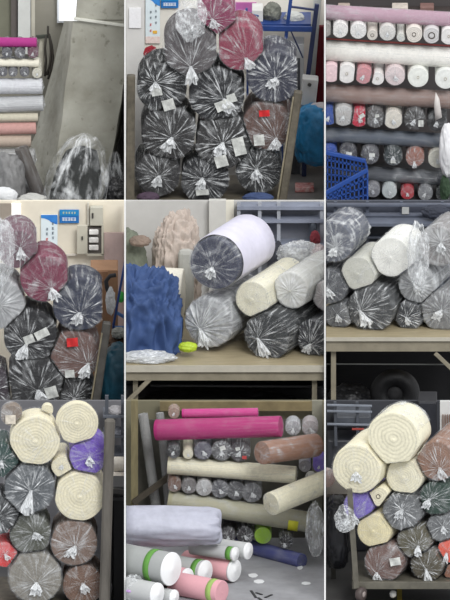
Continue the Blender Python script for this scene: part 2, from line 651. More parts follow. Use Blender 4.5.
# ================================================================== top middle panel: loaded cart
bay(1, 0)
fz = FLOORZ[(1, 0)]
GB = 'wrapped fabric rolls piled in the cart of the top middle panel'
CH1, CH2, CH3 = (46, 45, 46), (36, 37, 39), (32, 33, 37)
cart = empty('roll_cart', W(212, 205, Y0 + .6), 'rusty grey steel cart with tall side plates holding wrapped rolls, top middle panel', 'cart')
rust = plain((92, 86, 74), .6, .35, 9, bump=.2)
zd = zat(201, Y0 + .3)
box('deck', (X(126.4), Y0 + .26, zd - .05), (X(284), Y0 + 1.3, zd), rust, cart)
bm = bmesh.new()
beam_bm(bm, W(131, 75, Y0 + .2), W(130, 210, Y0 + .2), .085, .10, .01)
finish(bm, 'side_post', rust, cart, smooth=False)
bm = bmesh.new()
a, b = W(298.5, 91, Y0 + .2), W(281, 210, Y0 + .2)
beam_bm(bm, a, b, .085, .10, .012)
sp = finish(bm, 'side_post', rust, cart, smooth=False)
beam('edge_flange', a + Vector((-.052, -.04, -.05)), b + Vector((-.052, -.04, 0)), .016, .05, plain((136, 128, 108), .5, .25, 12), sp)
for xx in (150, 262):
    bm = bmesh.new()
    lathe_bm(bm, [(.03, -.03), (.055, -.03), (.06, -.02), (.06, .02), (.055, .03), (.03, .03)], 20)
    M = Matrix.Translation((X(xx), Y0 + .4, fz + .06)) @ Matrix.Rotation(math.radians(90), 4, 'Z')
    finish(bm, 'caster_wheel', plain((40, 40, 42)), cart, M)

stack([
    it(158, 174, 23, CH1, 'lowest charcoal roll against the left cart plate, small white knot, top middle panel', .36, knot=(.05, -.05)),
    it(207, 179, 24, CH3, 'black roll low in the middle of the cart with white tag, top middle panel', .34, knot=(-.1, .1), tags=[(-.1, -.45, .5, .22, .1)]),
    it(259, 171, 23, CH2, 'black roll low beside the right cart plate, two knots of film, top middle panel', .36, knot=(-.1, .1)),
    it(169, 134, 28, CH1, 'large charcoal roll above the lowest left one, knot at centre, top middle panel', .33, knot=(.1, -.1)),
    it(220.5, 146, 28, CH1, 'large charcoal roll in the cart centre with two white paper tags, top middle panel', .30, knot=(0, 0), tags=[(.55, -.1, .4, .62, .25), (-.05, -.62, .42, .4, .3)]),
    it(267, 126, 25, (92, 66, 58), 'brown printed roll with red sticker beside right cart plate, top middle panel', .33, knot=(.35, -.45), tags=[(-.3, -.5, .4, .42, .1), (-.1, .55, .4, .25, .1, (206, 40, 44))], wrap=dict(base=.04, amp=.75, lo=.5, hi=.7)),
    it(162, 88, 25, CH2, 'black roll with white tag near top of left cart plate, top middle panel', .36, knot=(-.25, .25), tags=[(.25, -.6, .45, .42, .3), (-.2, -.1, .4, .3, .2)]),
    it(217, 96, 28, CH3, 'big black roll with white label under the charcoal and wine rolls, top middle panel', .32, knot=(.25, -.1), tags=[(.2, -.3, .5, .34, .4), (.5, -.05, .3, .3, .4)]),
    it(274, 77, 27, (58, 60, 74), 'slate navy roll bulging over the right cart plate, top middle panel', .34, knot=(.05, 0), tail=.7),
    it(191, 49, 27, (78, 72, 74), 'grey brown roll under the crumpled film bag, top middle panel', .28, knot=(0, -.6), tail=1.5, wrap=dict(base=.05, amp=.75, lo=.5, hi=.7)),
    it(240, 48, 23, (130, 24, 60), 'bright wine red roll right of the topmost one, top middle panel', .29, knot=(.25, -.4), wrap=dict(base=.06, amp=.45)),
    it(216, 17, 19, (126, 34, 76), 'topmost plum roll of the cart pile, top middle panel', .42, knot=(-.2, -.1), wrap=dict(base=.05, amp=.75, lo=.5, hi=.7)),
], floor_py=(201, .3), xmin=131, xmax=298, group=GB, squeeze=.14, grow=1.06, L=.62, name='fabric_roll')
# loose film, bedding under the rolls
bm = bmesh.new()
c = W(191, 18, Y0 + .2)
blob_bm(bm, (0, 0, 0), (.14, .09, .21), .4, 1.5, 5, 3, crease=.9)
o = finish(bm, 'film_bag', film(**FOLD), None, Matrix.Translation(c)); tag(o, 'crumpled clear film bag bunched beside the topmost plum roll', 'plastic bag')
lump('folded_cloth', 258, 197.5, .15, .05, .06, .16, cloth((58, 74, 112)), 'folded dark blue cloth under the low right roll, top middle panel', 'cloth', .15, seed=5)
lump('folded_cloth', 148, 197, .11, .05, .06, .16, cloth((74, 58, 74)), 'dull purple cloth on the cart floor at left, top middle panel', 'cloth', .15, seed=6)

# ---- back wall things
yw = wallz(1, 0)
struct(box('trim_3', (X(125.5), yw - .30, fz), (X(144.5), yw - .02, zat(-12, yw - .3)), plain((214, 213, 210), .8, .05, 3)))
o = box('wall_mounted_notice', (X(129), yw - .32, zat(28, yw - .32)), (X(141), yw - .305, zat(8, yw - .32)), plain((238, 238, 240), var=.05, scale=30)); tag(o, 'blank looking white paper sheet taped to the pale column', 'paper')


def glyph_bm(bm, x, y, z, s, rnd):
    """a small unreadable character made of strokes"""
    for q in range(3):
        zz = z + (q - 1) * s * .36
        box_bm(bm, (x - s * .42 * rnd.uniform(.6, 1), y - .004, zz - s * .06), (x + s * .42 * rnd.uniform(.6, 1), y, zz + s * .06))
    xx = x + rnd.uniform(-.2, .2) * s
    box_bm(bm, (xx - s * .06, y - .005, z - s * .45), (xx + s * .06, y, z + s * .45))


def wall_sign(px0, px1, py0, py1, y, mat_top, mat_low, label, rows):
    root = empty('wall_sign', Vector((X((px0 + px1) / 2), y, zat(py1, y))), label, 'sign')
    zt, zb = zat(py0, y), zat(py1, y)
    zm = zb + (zt - zb) * .58
    box('board', (X(px0), y - .02, zb), (X(px1), y, zt), mat_low, root)
    box('title_strip', (X(px0), y - .024, zm), (X(px1), y - .0205, zt), mat_top, root)
    rnd = random.Random(5)
    for (fz_, n, s, col, yy) in rows:
        for i in range(n):
            bm = bmesh.new()
            glyph_bm(bm, X(px0) + (X(px1) - X(px0)) * (.14 + .72 * (i + .5) / n), yy, zb + (zt - zb) * fz_, s, rnd)
            finish(bm, 'lettering', plain(col, bump=0, var=.02), root, smooth=False)


def wall_poster(px0, px1, py0, py1, y, label):
    root = empty('wall_poster', Vector((X((px0 + px1) / 2), y, zat(py1, y))), label, 'poster')
    zt, zb = zat(py0, y), zat(py1, y)
    x0, x1 = X(px0), X(px1)
    h = zt - zb; w_ = x1 - x0
    box('sheet', (x0, y - .012, zb), (x1, y, zt), plain((222, 234, 238), var=.03, bump=0), root)
    bm = bmesh.new()
    n = 10
    top = [bm.verts.new((x0 + w_ * i / n, y - .015, zt)) for i in range(n + 1)]
    lo = [bm.verts.new((x0 + w_ * i / n, y - .015, zt - h * (.05 + .16 * (1 - math.cos(i / n * math.pi * .9)) * .45 + (.05 if i > 5 else .03)))) for i in range(n + 1)]
    for i in range(n): bm.faces.new((top[i], top[i + 1], lo[i + 1], lo[i]))
    finish(bm, 'blue_band', plain((40, 110, 196), bump=0, col2=(62, 150, 222), scale=9), root, smooth=False)
    rnd = random.Random(9)
    for (fx, f0, n, col) in ((.36, .64, 2, (92, 104, 116)), (.36, .38, 2, (206, 62, 60)), (.72, .78, 4, (92, 104, 116))):
        for i in range(n):
            bm = bmesh.new()
            glyph_bm(bm, x0 + w_ * fx, y - .013, zb + h * (f0 - i * .12), w_ * .17, rnd)
            finish(bm, 'lettering', plain(col, bump=0, var=.02), root, smooth=False)
    return root, x0, x1, zb, zt, w_, h


BLUE_S = plain((30, 110, 180), .5, .05, bump=0); BLUE_T = plain((28, 134, 196), .5, .05, bump=0)
r_, x0, x1, zb, zt, w_, h = wall_poster(145.5, 160, -6, 43, yw - .01, 'tall white notice with blue top band and two columns of characters, top middle panel')
bm = bmesh.new(); box_bm(bm, (x0, yw - .024, zb), (x1, yw - .0225, zb + h * .14)); finish(bm, 'footer', plain((226, 196, 190), bump=0, col2=(236, 228, 222), scale=40), r_, smooth=False)
bm = bmesh.new(); box_bm(bm, (x0 + w_ * .5, yw - .026, zb + h * .2), (x1 - w_ * .2, yw - .0235, zb + h * .26), .004); finish(bm, 'orange_mark', plain((226, 178, 70), bump=0), r_, smooth=False)
wall_sign(161, 178.5, -5, 7.5, yw - .01, BLUE_T, BLUE_S, 'blue wall sign with white characters beside the notice, top middle panel',
          [(.80, 5, .028, (230, 226, 150), yw - .035), (.30, 5, .036, (240, 245, 248), yw - .031)])
tag(box('wall_mounted_board', (X(231), yw - .04, zat(28, yw)), (X(256.5), yw - .005, zat(2, yw)), plain((178, 96, 160), .7, .08)), 'flat mauve board on the wall behind the wine red roll', 'board')
# red cloth on the rear of the top left roll
lump('red_bundle', 151, 54, .07, .075, .07, 1.12, cloth((150, 28, 44), .45, 14), 'small red patterned bundle behind the black top left roll', 'cloth', .25, seed=4)

# blue storage rack
yr = Y0 + 1.75
rk = empty('storage_rack', Vector((X(285), yr, fz)), 'blue steel storage rack with bags on its shelf, top middle panel', 'rack')
bl = plain((38, 66, 128), .45, .18, 8); bld = plain((44, 54, 92), .45, .2, 8)
beam('post', W(291.5, -6, yr), W(283, 60, yr), .034, .05, bl, rk)
bt = W(283, 60, yr); beam('post', W(283, 60, yr), Vector((bt.x - .02, yr, fz)), .034, .05, bl, rk)
beam('post', W(317, 4, yr + .02), W(306, 92, yr + .02), .045, .05, bld, rk)
bt = W(306, 92, yr + .02); beam('post', bt, Vector((bt.x - .02, yr + .02, fz)), .045, .05, bld, rk)
beam('post', W(246.5, 8, yr + .1), W(247.5, 40, yr + .1), .022, .03, bl, rk)
bt = W(247.5, 40, yr + .1); beam('post', bt, Vector((bt.x, yr + .1, fz)), .022, .03, bl, rk)
zs = zat(25, yr)
box('shelf', (X(243), yr + .04, zs - .03), (X(311), yr + .5, zs), bl, rk)
beam('shelf_beam', (X(240), yr - .03, zs - .02), (X(312), yr - .03, zs - .035), .055, .03, bl, rk, up=(0, 1, 0))
beam('brace', W(290, 6.5, yr), W(316, 10, yr), .02, .03, bld, rk)
beam('brace', W(290, 29, yr), W(303, 58, yr), .014, .02, bld, rk)
beam('brace', W(247, 13, yr + .1), W(259, 16, yr + .1), .012, .02, bl, rk)
lump('grey_bag', 272, 13, .085, .10, .1, 2.0, cloth((108, 110, 102), .4, 14), 'lumpy olive grey bag on the blue rack shelf', 'bag', .3, seed=8, flat=zs + .001)
tag(box('carton', (X(252), yr + .12, zs + .002), (X(263), yr + .4, zs + .12), plain((206, 206, 202), var=.08), bev=.006), 'low pale carton at the left end of the rack shelf', 'box')
lump('white_bag', 294, 18, .10, .06, .1, 2.0, cloth((196, 198, 194), .15, 9), 'flat pale bag at the right end of the rack shelf', 'bag', .2, seed=9, flat=zs + .001)
bx = empty('carton', Vector((X(294), yr + .2, fz)), 'tall white carton standing under the blue rack shelf', 'box')
box('carton_body', (X(285), yr + .1, fz), (X(304), yr + .4, zat(44, yr + .1)), plain((206, 208, 208), var=.06), bx, .01)
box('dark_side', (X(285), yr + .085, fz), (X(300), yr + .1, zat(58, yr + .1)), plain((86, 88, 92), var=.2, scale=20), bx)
# right edge: pale post, red door, box, blue bag, packet
yq = Y0 + 2.2
struct(beam('trim_4', W(318, -6, yq), W(309, 104, yq), .075, .06, plain((206, 208, 204), .7, .05)))
tag(box('red_curtain', (X(314.5), yq + .06, fz), (X(330), yq + .12, zat(28, yq)), plain((120, 26, 40), .8, .25, 5, stretch=(9, 1, 1))), 'dark red hanging curtain at the edge of the top middle panel', 'curtain')
ct = empty('carton', W(309, 106, Y0 + 1.5), 'tilted white carton with a hand hole on the blue bag', 'box')
beam('carton_body', W(310.5, 77, Y0 + 1.5), W(307.5, 104, Y0 + 1.5), .16, .18, plain((214, 213, 210), var=.05), ct, bev=.01)
beam('hand_hole', W(308, 84, Y0 + 1.4), W(311, 85.5, Y0 + 1.4), .03, .03, plain((70, 66, 62)), ct)
lump('blue_bag', 314, 134, .20, .30, .2, 1.3, plain((44, 128, 178), .45, .28, 8, bump=.3), 'bulging bright blue plastic sack beside the cart, top middle panel', 'bag', .2, freq=1.7, seed=11, power=.75, crease=.8)
lump('white_cloth', 319, 108, .10, .05, .1, 1.3, cloth((206, 198, 200), .1), 'white cloth lying on top of the blue sack', 'cloth', .25, seed=12)
tag(box('red_packet', (X(295), Y0 + 1.12, fz + .002), (X(314), Y0 + 1.3, fz + .06), plain((176, 52, 50), .5, .3, 22, col2=(214, 190, 186)), bev=.01), 'small red and white packet on the floor by the blue sack', 'packet')
# ================================================================== top left panel: concrete pillar, bales
bay(0, 0)
fz = FLOORZ[(0, 0)]
yw = wallz(0, 0)


def cross(p0, p1, r, dy0, dy1, col, label, group=None, **k):
    """a roll lying across: front end at pixel p0 (depth dy0), far end at p1"""
    a, b = W(p0[0], p0[1], Y0 + dy0), W(p1[0], p1[1], Y0 + dy1)
    d = b - a
    L = d.length
    yaw = math.degrees(math.atan2(d.x, d.y)); pitch = math.degrees(math.asin(d.z / L))
    return roll(p0[0], p0[1], r, col, label, P=a, L=L, yaw=yaw, pitch=pitch, group=group, **k)


struct(box('trim_5', (X(18), yw - .16, zat(50, yw)), (X(30.5), yw - .01, zat(-14, yw)), plain((206, 208, 204), .6, .06)))
struct(box('trim_6', (X(31.2), yw - .12, zat(50, yw)), (X(35), yw - .01, zat(-14, yw)), plain((196, 192, 178), .6, .06)))
struct(box('trim_7', (X(11), yw - .10, zat(50, yw)), (X(17), yw - .01, zat(-14, yw)), plain((92, 86, 82), .7, .1)))
struct(box('trim_8', (X(-5), yw - .05, zat(50, yw)), (X(11), yw - .01, zat(-14, yw)), plain((112, 112, 96), .7, .1)))
wn = empty('window_3', Vector((X(68), yw - .1, zat(20, yw))), None, None); wn['kind'] = 'structure'
struct(box('window_frame', (X(57), yw - .07, zat(21, yw)), (X(80), yw - .01, zat(-14, yw)), plain((206, 210, 214), .5, .05), wn))
struct(box('window_pane', (X(59), yw - .09, zat(18.5, yw)), (X(80), yw - .072, zat(-14, yw)), plain((250, 252, 255), emit=1.0, var=.01, bump=0), wn))
# pillar
pl = empty('concrete_pillar', Vector((X(76), Y0 + 1.2, fz)), 'leaning rough concrete pillar with a pale joint line, top left panel', 'pillar')
yf, yb = Y0 + .95, Y0 + 1.75
bm = bmesh.new()


def quadring(pts): return [bm.verts.new(p) for p in pts]


def pring(py, fl, fr, sl):
    z = zat(py, yf)
    zb_ = zat(py, yb) if py < 200 else z
    return quadring([Vector((X(sl), yb, zb_)), Vector((X(fl), yf, z)), Vector((X(fr), yf, z)), Vector((X(fr) + .05, yb, zb_))])


zbm = None
rings = [pring(212, 50, 100, 12), pring(135, 60, 115.5, 34.5), pring(60, 69, 128, 55), pring(21, 73, 134, 64)]
for i in range(len(rings) - 1):
    for q in range(4): bm.faces.new((rings[i][q], rings[i][(q + 1) % 4], rings[i + 1][(q + 1) % 4], rings[i + 1][q]))
bm.faces.new(rings[0]); bm.faces.new(rings[-1])
bmesh.ops.subdivide_edges(bm, edges=bm.edges[:], cuts=6, use_grid_fill=True)
for v in bm.verts: v.co += Vector((noise.noise(v.co * 5) * .012, noise.noise(v.co * 5 + Vector((9, 0, 0))) * .012, 0))
finish(bm, 'shaft', concrete(), pl, smooth=False)
bm = bmesh.new()
rings = [pring(19.5, 76, 134, 75.5), pring(-14, 78, 138, 77.5)]
for q in range(4): bm.faces.new((rings[0][q], rings[0][(q + 1) % 4], rings[1][(q + 1) % 4], rings[1][q]))
bm.faces.new(rings[0]); bm.faces.new(rings[1])
finish(bm, 'upper_shaft', concrete(), pl, smooth=False)
beam('joint_strip', W(74, 18.5, yf - .02), W(130, 26, yf - .02), .026, .04, plain((206, 206, 196), .8, .1), pl)
# hanging straps on a bracket
hs = empty('wall_bracket', W(43, 37, yw - .1), 'small dark bracket with hanging dark straps behind the pillar', 'bracket')
beam('bracket_arm', W(36, 37, Y0 + 1.9), W(49, 36, Y0 + 1.9), .035, .03, plain((62, 66, 58)), hs)
for pts in (((48, 26), (48, 33), (50, 40), (51, 52), (50, 64), (47, 75)), ((46, 36), (45, 48), (46, 60), (45, 76)), ((49, 34), (52, 46), (53, 58), (51, 70), (48, 79))):
    bm = bmesh.new(); tube_bm(bm, [W(x, y, Y0 + 1.87) for x, y in pts], .012, 6)
    finish(bm, 'strap', plain((58, 54, 48)), hs)
lump('hanging_cloth', 42, 56, .035, .17, .03, 1.95, cloth((186, 182, 166), .15), 'pale cloth strip hanging under the dark bracket', 'cloth', .2, seed=51)
# stack at the left
GA = 'rolls of the bale stack left of the pillar, top left panel'
FA = dict(base=.12, amp=.5)
y1 = 1.05
cross((32, 181), (-12, 181), 13, y1, y1, (124, 124, 126), 'grey wrapped roll lowest in the stack left of the pillar', GA, wrap=dict(base=.3, amp=.5))
cross((34, 158), (-12, 158), 10, y1, y1, (128, 126, 122), 'grey wrapped roll under the beige one left of the pillar', GA, wrap=dict(base=.2, amp=.5))
cross((31, 141), (-12, 141), 6.2, y1, y1, (176, 160, 146), 'beige roll below the pink one left of the pillar', GA, wrap=None)
cross((36, 128), (-12, 129), 6.2, y1, y1, (188, 146, 140), 'dusty pink roll lying left of the pillar', GA, wrap=None)
cross((38, 117), (-12, 117), 4.6, y1, y1, (196, 190, 172), 'thin cream roll above the dusty pink one', GA, wrap=None)
cross((43, 103), (-12, 105), 8.2, y1, y1, (170, 170, 172), 'pale grey roll in film in the middle of the left stack', GA, wrap=dict(base=.3, amp=.4))
cross((42, 86), (-12, 86), 8.2, y1, y1, (204, 204, 210), 'white wrapped roll in the middle of the left stack', GA, wrap=dict(base=.3, amp=.4))
for x_, r_, t_ in ((3, 4.8, 'at the edge'), (13, 5, 'in the middle'), (24.5, 5.2, 'nearest the pillar')):
    roll(x_, 72.3, r_, (92, 92, 98), 'small grey roll end below the cream roll, ' + t_ + ' of its row', dy=y1 - .06, L=.45, group=GA, wrap=CLEAR)
roll(37, 73.5, 5.2, (206, 202, 186), 'small cream film covered roll end near the hanging straps', dy=y1 - .05, L=.45, group=GA, wrap=FA)
cross((39, 63), (-12, 62.5), 4.2, y1, y1, (226, 222, 206), 'cream roll between the two rows of grey roll ends', GA, wrap=None)
for x_, r_, t_, c_ in ((7, 5.5, 'at the edge', (88, 88, 94)), (20, 5.6, 'in the middle', (92, 90, 96)), (33, 5.8, 'in plum cloth nearest the pillar', (104, 62, 78))):
    roll(x_, 53, r_, c_, 'small film wrapped roll end under the magenta roll, ' + t_, dy=y1 - .06, L=.45, group=GA, wrap=CLEAR)
cross((36.5, 42.5), (-12, 42), 5, y1, y1, (160, 48, 122), 'bright magenta roll on top of the stack left of the pillar', GA, wrap=None)
# clutter in front
cross((21, 148), (46, 212), 7.5, .74, .72, (74, 66, 60), 'dark brown roll leaning diagonally in front of the pillar foot', None, wrap=dict(base=.05, amp=.3, patch=.1), tail=0)
lump('grey_sheet', 8, 187, .17, .33, .2, .42, plain((118, 118, 118), .6, .22, 8, bump=.3), 'grey plastic sheet heaped in the lower left corner, top left panel', 'sheet', .3, seed=52, flat=fz, freq=1.6)
lump('white_sheet', 4, 197, .13, .10, .07, .12, plain((214, 216, 218), .5, .1), 'white folded sheet in the bottom left corner, top left panel', 'sheet', .3, seed=53, freq=1.3, crease=.6)
lump('pale_sheet', 32, 200, .14, .06, .08, .12, plain((182, 182, 178), .5, .1), 'pale flat sheet on the floor edge before the grey sheet', 'sheet', .25, seed=54)


def sack(px, py0, py1, rb, rt, dy, col, label, lean=0.0, fm=None, seed=0, name='wrapped_bundle'):
    z0, z1 = fz, zat(py0, Y0 + dy)
    h = z1 - z0
    M = Matrix.Translation((X(px), Y0 + dy, z0)) @ Matrix.Rotation(math.radians(90), 4, 'X')
    root = empty(name, Matrix.Translation((X(px), Y0 + dy, z0)), label, 'bundle')
    for part, g, mt in (('dark_cloth', .86, cloth(col, .3, 9)), ('plastic_wrap', 1.0, film(**(fm or dict(base=.02, amp=.8, patch=.35, scale=1.8))))):
        bm = bmesh.new()
        prof = [(.02, 0), (rb * .9, 0), (rb, .1 * h), (rb * .95, .4 * h), (rb * .88, .62 * h), (rb * .68, .82 * h), (rb * .45, .95 * h), (rt * .45, h)] if part == 'plastic_wrap' else \
               [(.02, .02 * h), (rb * .8, .02 * h), (rb * .9, .1 * h), (rb * .85, .4 * h), (rb * .76, .6 * h), (rb * .55, .8 * h), (.03, .86 * h)]
        pr2 = []
        for a_, b_ in zip(prof, prof[1:]):
            for q in range(4): pr2.append((a_[0] + (b_[0] - a_[0]) * q / 4, a_[1] + (b_[1] - a_[1]) * q / 4))
        pr2.append(prof[-1])

        def fn(r_, y, th, i):
            q = r_ * g * (1 + .16 * noise.noise((math.cos(th) * 1.8 + seed, math.sin(th) * 1.8, y * 4)) + .07 * noise.noise((math.cos(th) * 5 + seed, math.sin(th) * 5, y * 9)))
            return Vector((q * math.cos(th) + lean * y, y, q * .75 * math.sin(th)))
        sv = Vector((seed * 3.3, 1, 2))
        lathe_bm(bm, pr2, 56, fn, stfn=lambda r_, y, th, i: Vector((math.cos(th) * 1.6, math.sin(th) * 1.6, y * 2.2)) + sv)
        finish(bm, part, mt, root, M, cap=part == 'dark_cloth')
    return root


sack(70, 134, 205, .33, .10, .33, (20, 23, 22), 'large clear bag of black cloth standing before the concrete pillar', lean=.16, seed=2, fm=dict(base=.03, amp=.95, patch=.45, scale=1.5))
sack(115, 152, 205, .105, .05, .55, (20, 20, 22), 'dark wrapped bundle right of the large clear bag, top left panel', seed=5)
lump('black_film_heap', 116, 193, .10, .14, .1, .36, plain((50, 50, 52), .25, .5, 9, bump=.5), 'shiny black plastic heap at the foot of the dark bundle, top left panel', 'plastic', .35, freq=3.4, seed=56)
lump('dark_bag', 121, 145, .05, .5, .07, 1.95, plain((44, 40, 38), .6, .3), 'tall dark bag standing right of the pillar, top left panel', 'bag', .25, seed=57, flat=fz + .002)
# ================================================================== top right panel: wall of rolls
bay(2, 0)
fz = FLOORZ[(2, 0)]
yw = wallz(2, 0)
GC = 'rolls laid across in the tall stack of the top right panel'
TS = .058


def zc(x, y): return (324 + x / 3.0, y / 3.0)      # measured on a three times enlarged crop


YC = .42


def layer(ymid, r, col, label, wrap=THIN, x0=-20, x1=440, **k):
    a = zc(x0, ymid + (x0 - 190) * TS); b = zc(x1, ymid + (x1 - 190) * TS)
    return cross(a, b, r / 3.0, YC + .16, YC + .16, col, label, GC, wrap=wrap, tail=0, **k)


def ends(row, where, lst, ytop, ybot):
    """roll ends facing out between two crosswise layers (enlarged-crop y at mid width); neighbours press each other"""
    out = []
    for e in lst:
        x, r = e[0], e[1]
        top = ytop + (x - 190) * TS; bot = ybot + (x - 190) * TS
        full = (bot - top) / 2 - 1.0
        r = min(r * 1.06, full)
        out.append((x, bot - r - 1.0, r))
    for i, e in enumerate(lst):
        col, what = e[2], e[3]
        k = dict(e[4]) if len(e) > 4 else {}
        x, cy_, r = out[i]
        p = zc(x, cy_)
        pl_ = []
        for j in (i - 1, i + 1):
            if 0 <= j < len(out):
                dx = (out[j][0] - x) / 300.0; dz = -(out[j][1] - cy_) / 300.0 / CC
                d = math.hypot(dx, dz); r1, r2 = r / 300.0, out[j][2] / 300.0
                if d < r1 + r2 + .005: pl_.append((dx / d, dz / d, (d * d + r1 * r1 - r2 * r2) / 2 / d - .0015))
        k.setdefault('wrap', CLEAR); k.setdefault('L', .5)
        roll(p[0], p[1], r / 3.0, col, what + ', ' + where, dy=YC + k.pop('dd', 0), planes=pl_, group='roll ends in the ' + row + ' row of the top right panel', **k)


PW = (226, 224, 222); PK = (200, 136, 142)
layer(47, 24, (166, 132, 148), 'mauve roll lying across the top of the right stack', dict(base=.08, amp=.4, patch=.3))
W1 = 'in the row under the mauve roll'
ends('first', W1, [
    (2, 22, (150, 146, 142), 'grey roll end cut by the edge'), (48, 27, PW, 'white wrapped roll end leftmost'),
    (103, 26, PW, 'second white wrapped roll end'), (145, 15, (206, 200, 192), 'smallest roll end', dict(core=.35, wrap=None)),
    (190, 26, (216, 212, 206), 'pale roll end with crinkled film', dict(wrap=dict(base=.2, amp=.6))), (231, 13, (206, 206, 200), 'thin pale roll end'),
    (270, 27, (222, 216, 208), 'pale roll end with spiral and dark core', dict(wrap=None, core=.25, ring=.5, nring=5)),
    (323, 24, (206, 204, 204), 'grey white roll end with dark hollow tube', dict(wrap=None, core=.42, ring=.4, nring=4)), (374, 26, PW, 'white roll end at the right edge', dict(wrap=None, core=.15))], 72, 125)
layer(126.5, 2.6, (150, 74, 70), 'thin dull red roll pressed above the white roll', None)
layer(162, 32, (222, 220, 214), 'long white roll lying across under the first row', THIN)
W2 = 'in the row under the long white roll'
ends('second', W2, [
    (20, 27, (226, 200, 204), 'pale pink roll end cut by the edge', dict(wrap=None)), (68, 28, PW, 'white roll end beside the salmon pink one', dict(wrap=None, core=.14)),
    (119, 26, PK, 'salmon pink roll end', dict(wrap=dict(base=.05, amp=.4))), (160, 19, PW, 'small white roll end', dict(wrap=None, core=.2)),
    (213, 31, (222, 204, 204), 'blush roll end in creased film', dict(wrap=dict(base=.15, amp=.5))), (282, 33, (228, 230, 224), 'big white roll end', dict(wrap=None, core=.12, ring=.15)),
    (364, 32, (228, 230, 226), 'big white roll end at the right edge', dict(wrap=None, core=.14, ring=.15))], 194, 259)
layer(289, 29, (132, 110, 102), 'taupe brown roll lying across the middle of the right stack', dict(base=.04, amp=.35, patch=.15))
W3 = 'in the row under the taupe roll'
ends('third', W3, [
    (14, 26, (42, 74, 150), 'blue roll end', dict(wrap=THIN)), (58, 31, (172, 168, 164), 'grey roll end beside the red one', dict(wrap=dict(base=.2, amp=.6))),
    (105, 27, (186, 34, 62), 'crimson roll end with paper tag', dict(tags=[(.3, .3, .6, .4, .6)])), (153, 29, (88, 86, 86), 'dark roll end with streaky film', dict(tags=[(.2, .3, .4, .3, .2)])),
    (207, 28, (214, 208, 196), 'cream roll end with scuffed film', dict(wrap=dict(base=.1, amp=.5))), (272, 34, (62, 60, 60), 'large black roll end with white tag', dict(tags=[(.55, -.3, .45, .6, 0)])),
    (338, 30, (36, 36, 38), 'black roll end in shadow', dict(wrap=dict(base=.02, amp=.25)))], 319, 389)
layer(413, 24.5, (78, 86, 98), 'slate blue roll lying across low in the right stack', dict(base=.04, amp=.4, patch=.2))
W4 = 'in the row under the slate roll'
ends('fourth', W4, [
    (16, 24, (44, 78, 160), 'blue roll end above the crate', dict(wrap=THIN, tags=[(-.3, 0, .4, .3, .2)])), (72, 27, (66, 66, 72), 'dark roll end with tag above the crate', dict(tags=[(.1, .1, .6, .35, -.2)])),
    (138, 27, (74, 74, 80), 'charcoal roll end with tag beside the crate', dict(tags=[(.2, .1, .6, .4, -.1)])), (207, 29, (52, 60, 62), 'black roll end with low white tag', dict(tags=[(0, -.5, .5, .3, 0)])),
    (273, 28, (150, 104, 92), 'rust brown roll end in film', dict(knot=(-.1, -.4), tail=1.5)), (340, 30, (216, 214, 202), 'cream white roll end', dict(wrap=THIN))], 438, 499)
layer(524, 24, (62, 66, 74), 'dark roll under shiny film lying across near the floor', dict(base=.05, amp=.6, patch=.3, scale=4))
ends('fifth', 'in the bottom row right of the crate', [
    (146, 24, (120, 120, 126), 'grey roll end'), (196, 25, (186, 194, 194), 'pale wrapped roll end', dict(wrap=dict(base=.15, amp=.5))),
    (250, 20, (168, 34, 48), 'red roll end', dict(wrap=THIN)), (304, 23, (120, 122, 126), 'second grey roll end'), (358, 22, (70, 76, 76), 'dark roll end by the edge')], 549, 598)
# hanging flap of film, and wrapped roll standing at the right edge
bm = bmesh.new()
pts = [(335, 277), (346, 296), (354, 352), (334, 362), (330, 318)]
vs = [bm.verts.new(W(*zc(*p), Y0 + YC - .06 - .02 * (i % 2))) for i, p in enumerate(pts)]
c0 = bm.verts.new(W(*zc(340, 325), Y0 + YC - .09))
for i in range(5): bm.faces.new((vs[i], vs[(i + 1) % 5], c0))
r0 = bmesh.ops.extrude_face_region(bm, geom=bm.faces[:])
bmesh.ops.translate(bm, verts=[e for e in r0['geom'] if isinstance(e, bmesh.types.BMVert)], vec=(0, .006, 0))
tag(finish(bm, 'film_flap', plain((206, 200, 196), .4, .1)), 'pale triangular flap of film hanging from the taupe roll', 'plastic')
lump('white_bundle', 448, 150, .085, .27, .10, .24, plain((224, 224, 226), .5, .08, 8), 'white wrapped bundle leaning at the right edge, top right panel', 'bundle', .2, seed=61, freq=1.5)
lump('green_rag', 445, 188, .05, .12, .06, .25, cloth((52, 74, 52), .3), 'dark green rag at the right edge under the white bundle', 'cloth', .3, seed=62)
# things on top, behind
sh = empty('wall_shelf', W(400, 4, yw - .1), 'dark shelf board with pale packets above the stack, top right panel', 'shelf')
box('shelf_board', (X(326), yw - .3, zat(8, yw)), (2.6, yw - .01, zat(6, yw)), plain((60, 52, 50)), sh)
for i, (xx, wd_, c_) in enumerate(((338, 12, (176, 160, 150)), (392, 16, (196, 186, 176)), (420, 14, (120, 90, 84)))):
    o = box('packet', (X(xx), yw - .28, zat(6, yw) + .001), (X(xx + wd_), yw - .1, zat(0, yw)), plain(c_, var=.2, scale=12), bev=.01)
    tag(o, ['leftmost pale packet on the shelf above the mauve roll', 'middle pale packet on the shelf above the mauve roll', 'reddish packet on the shelf above the mauve roll'][i], 'packet', 'packets on the shelf')
# blue crate
cr = empty('plastic_crate', Vector((X(346), Y0 + .2, fz)), 'blue slotted plastic crate at the foot of the right stack', 'crate')
bc = plain((44, 78, 150), .4, .12, 5, bump=.05)
yc0, yc1 = Y0 + .04, Y0 + .36
zt_l = zat(166, yc0)


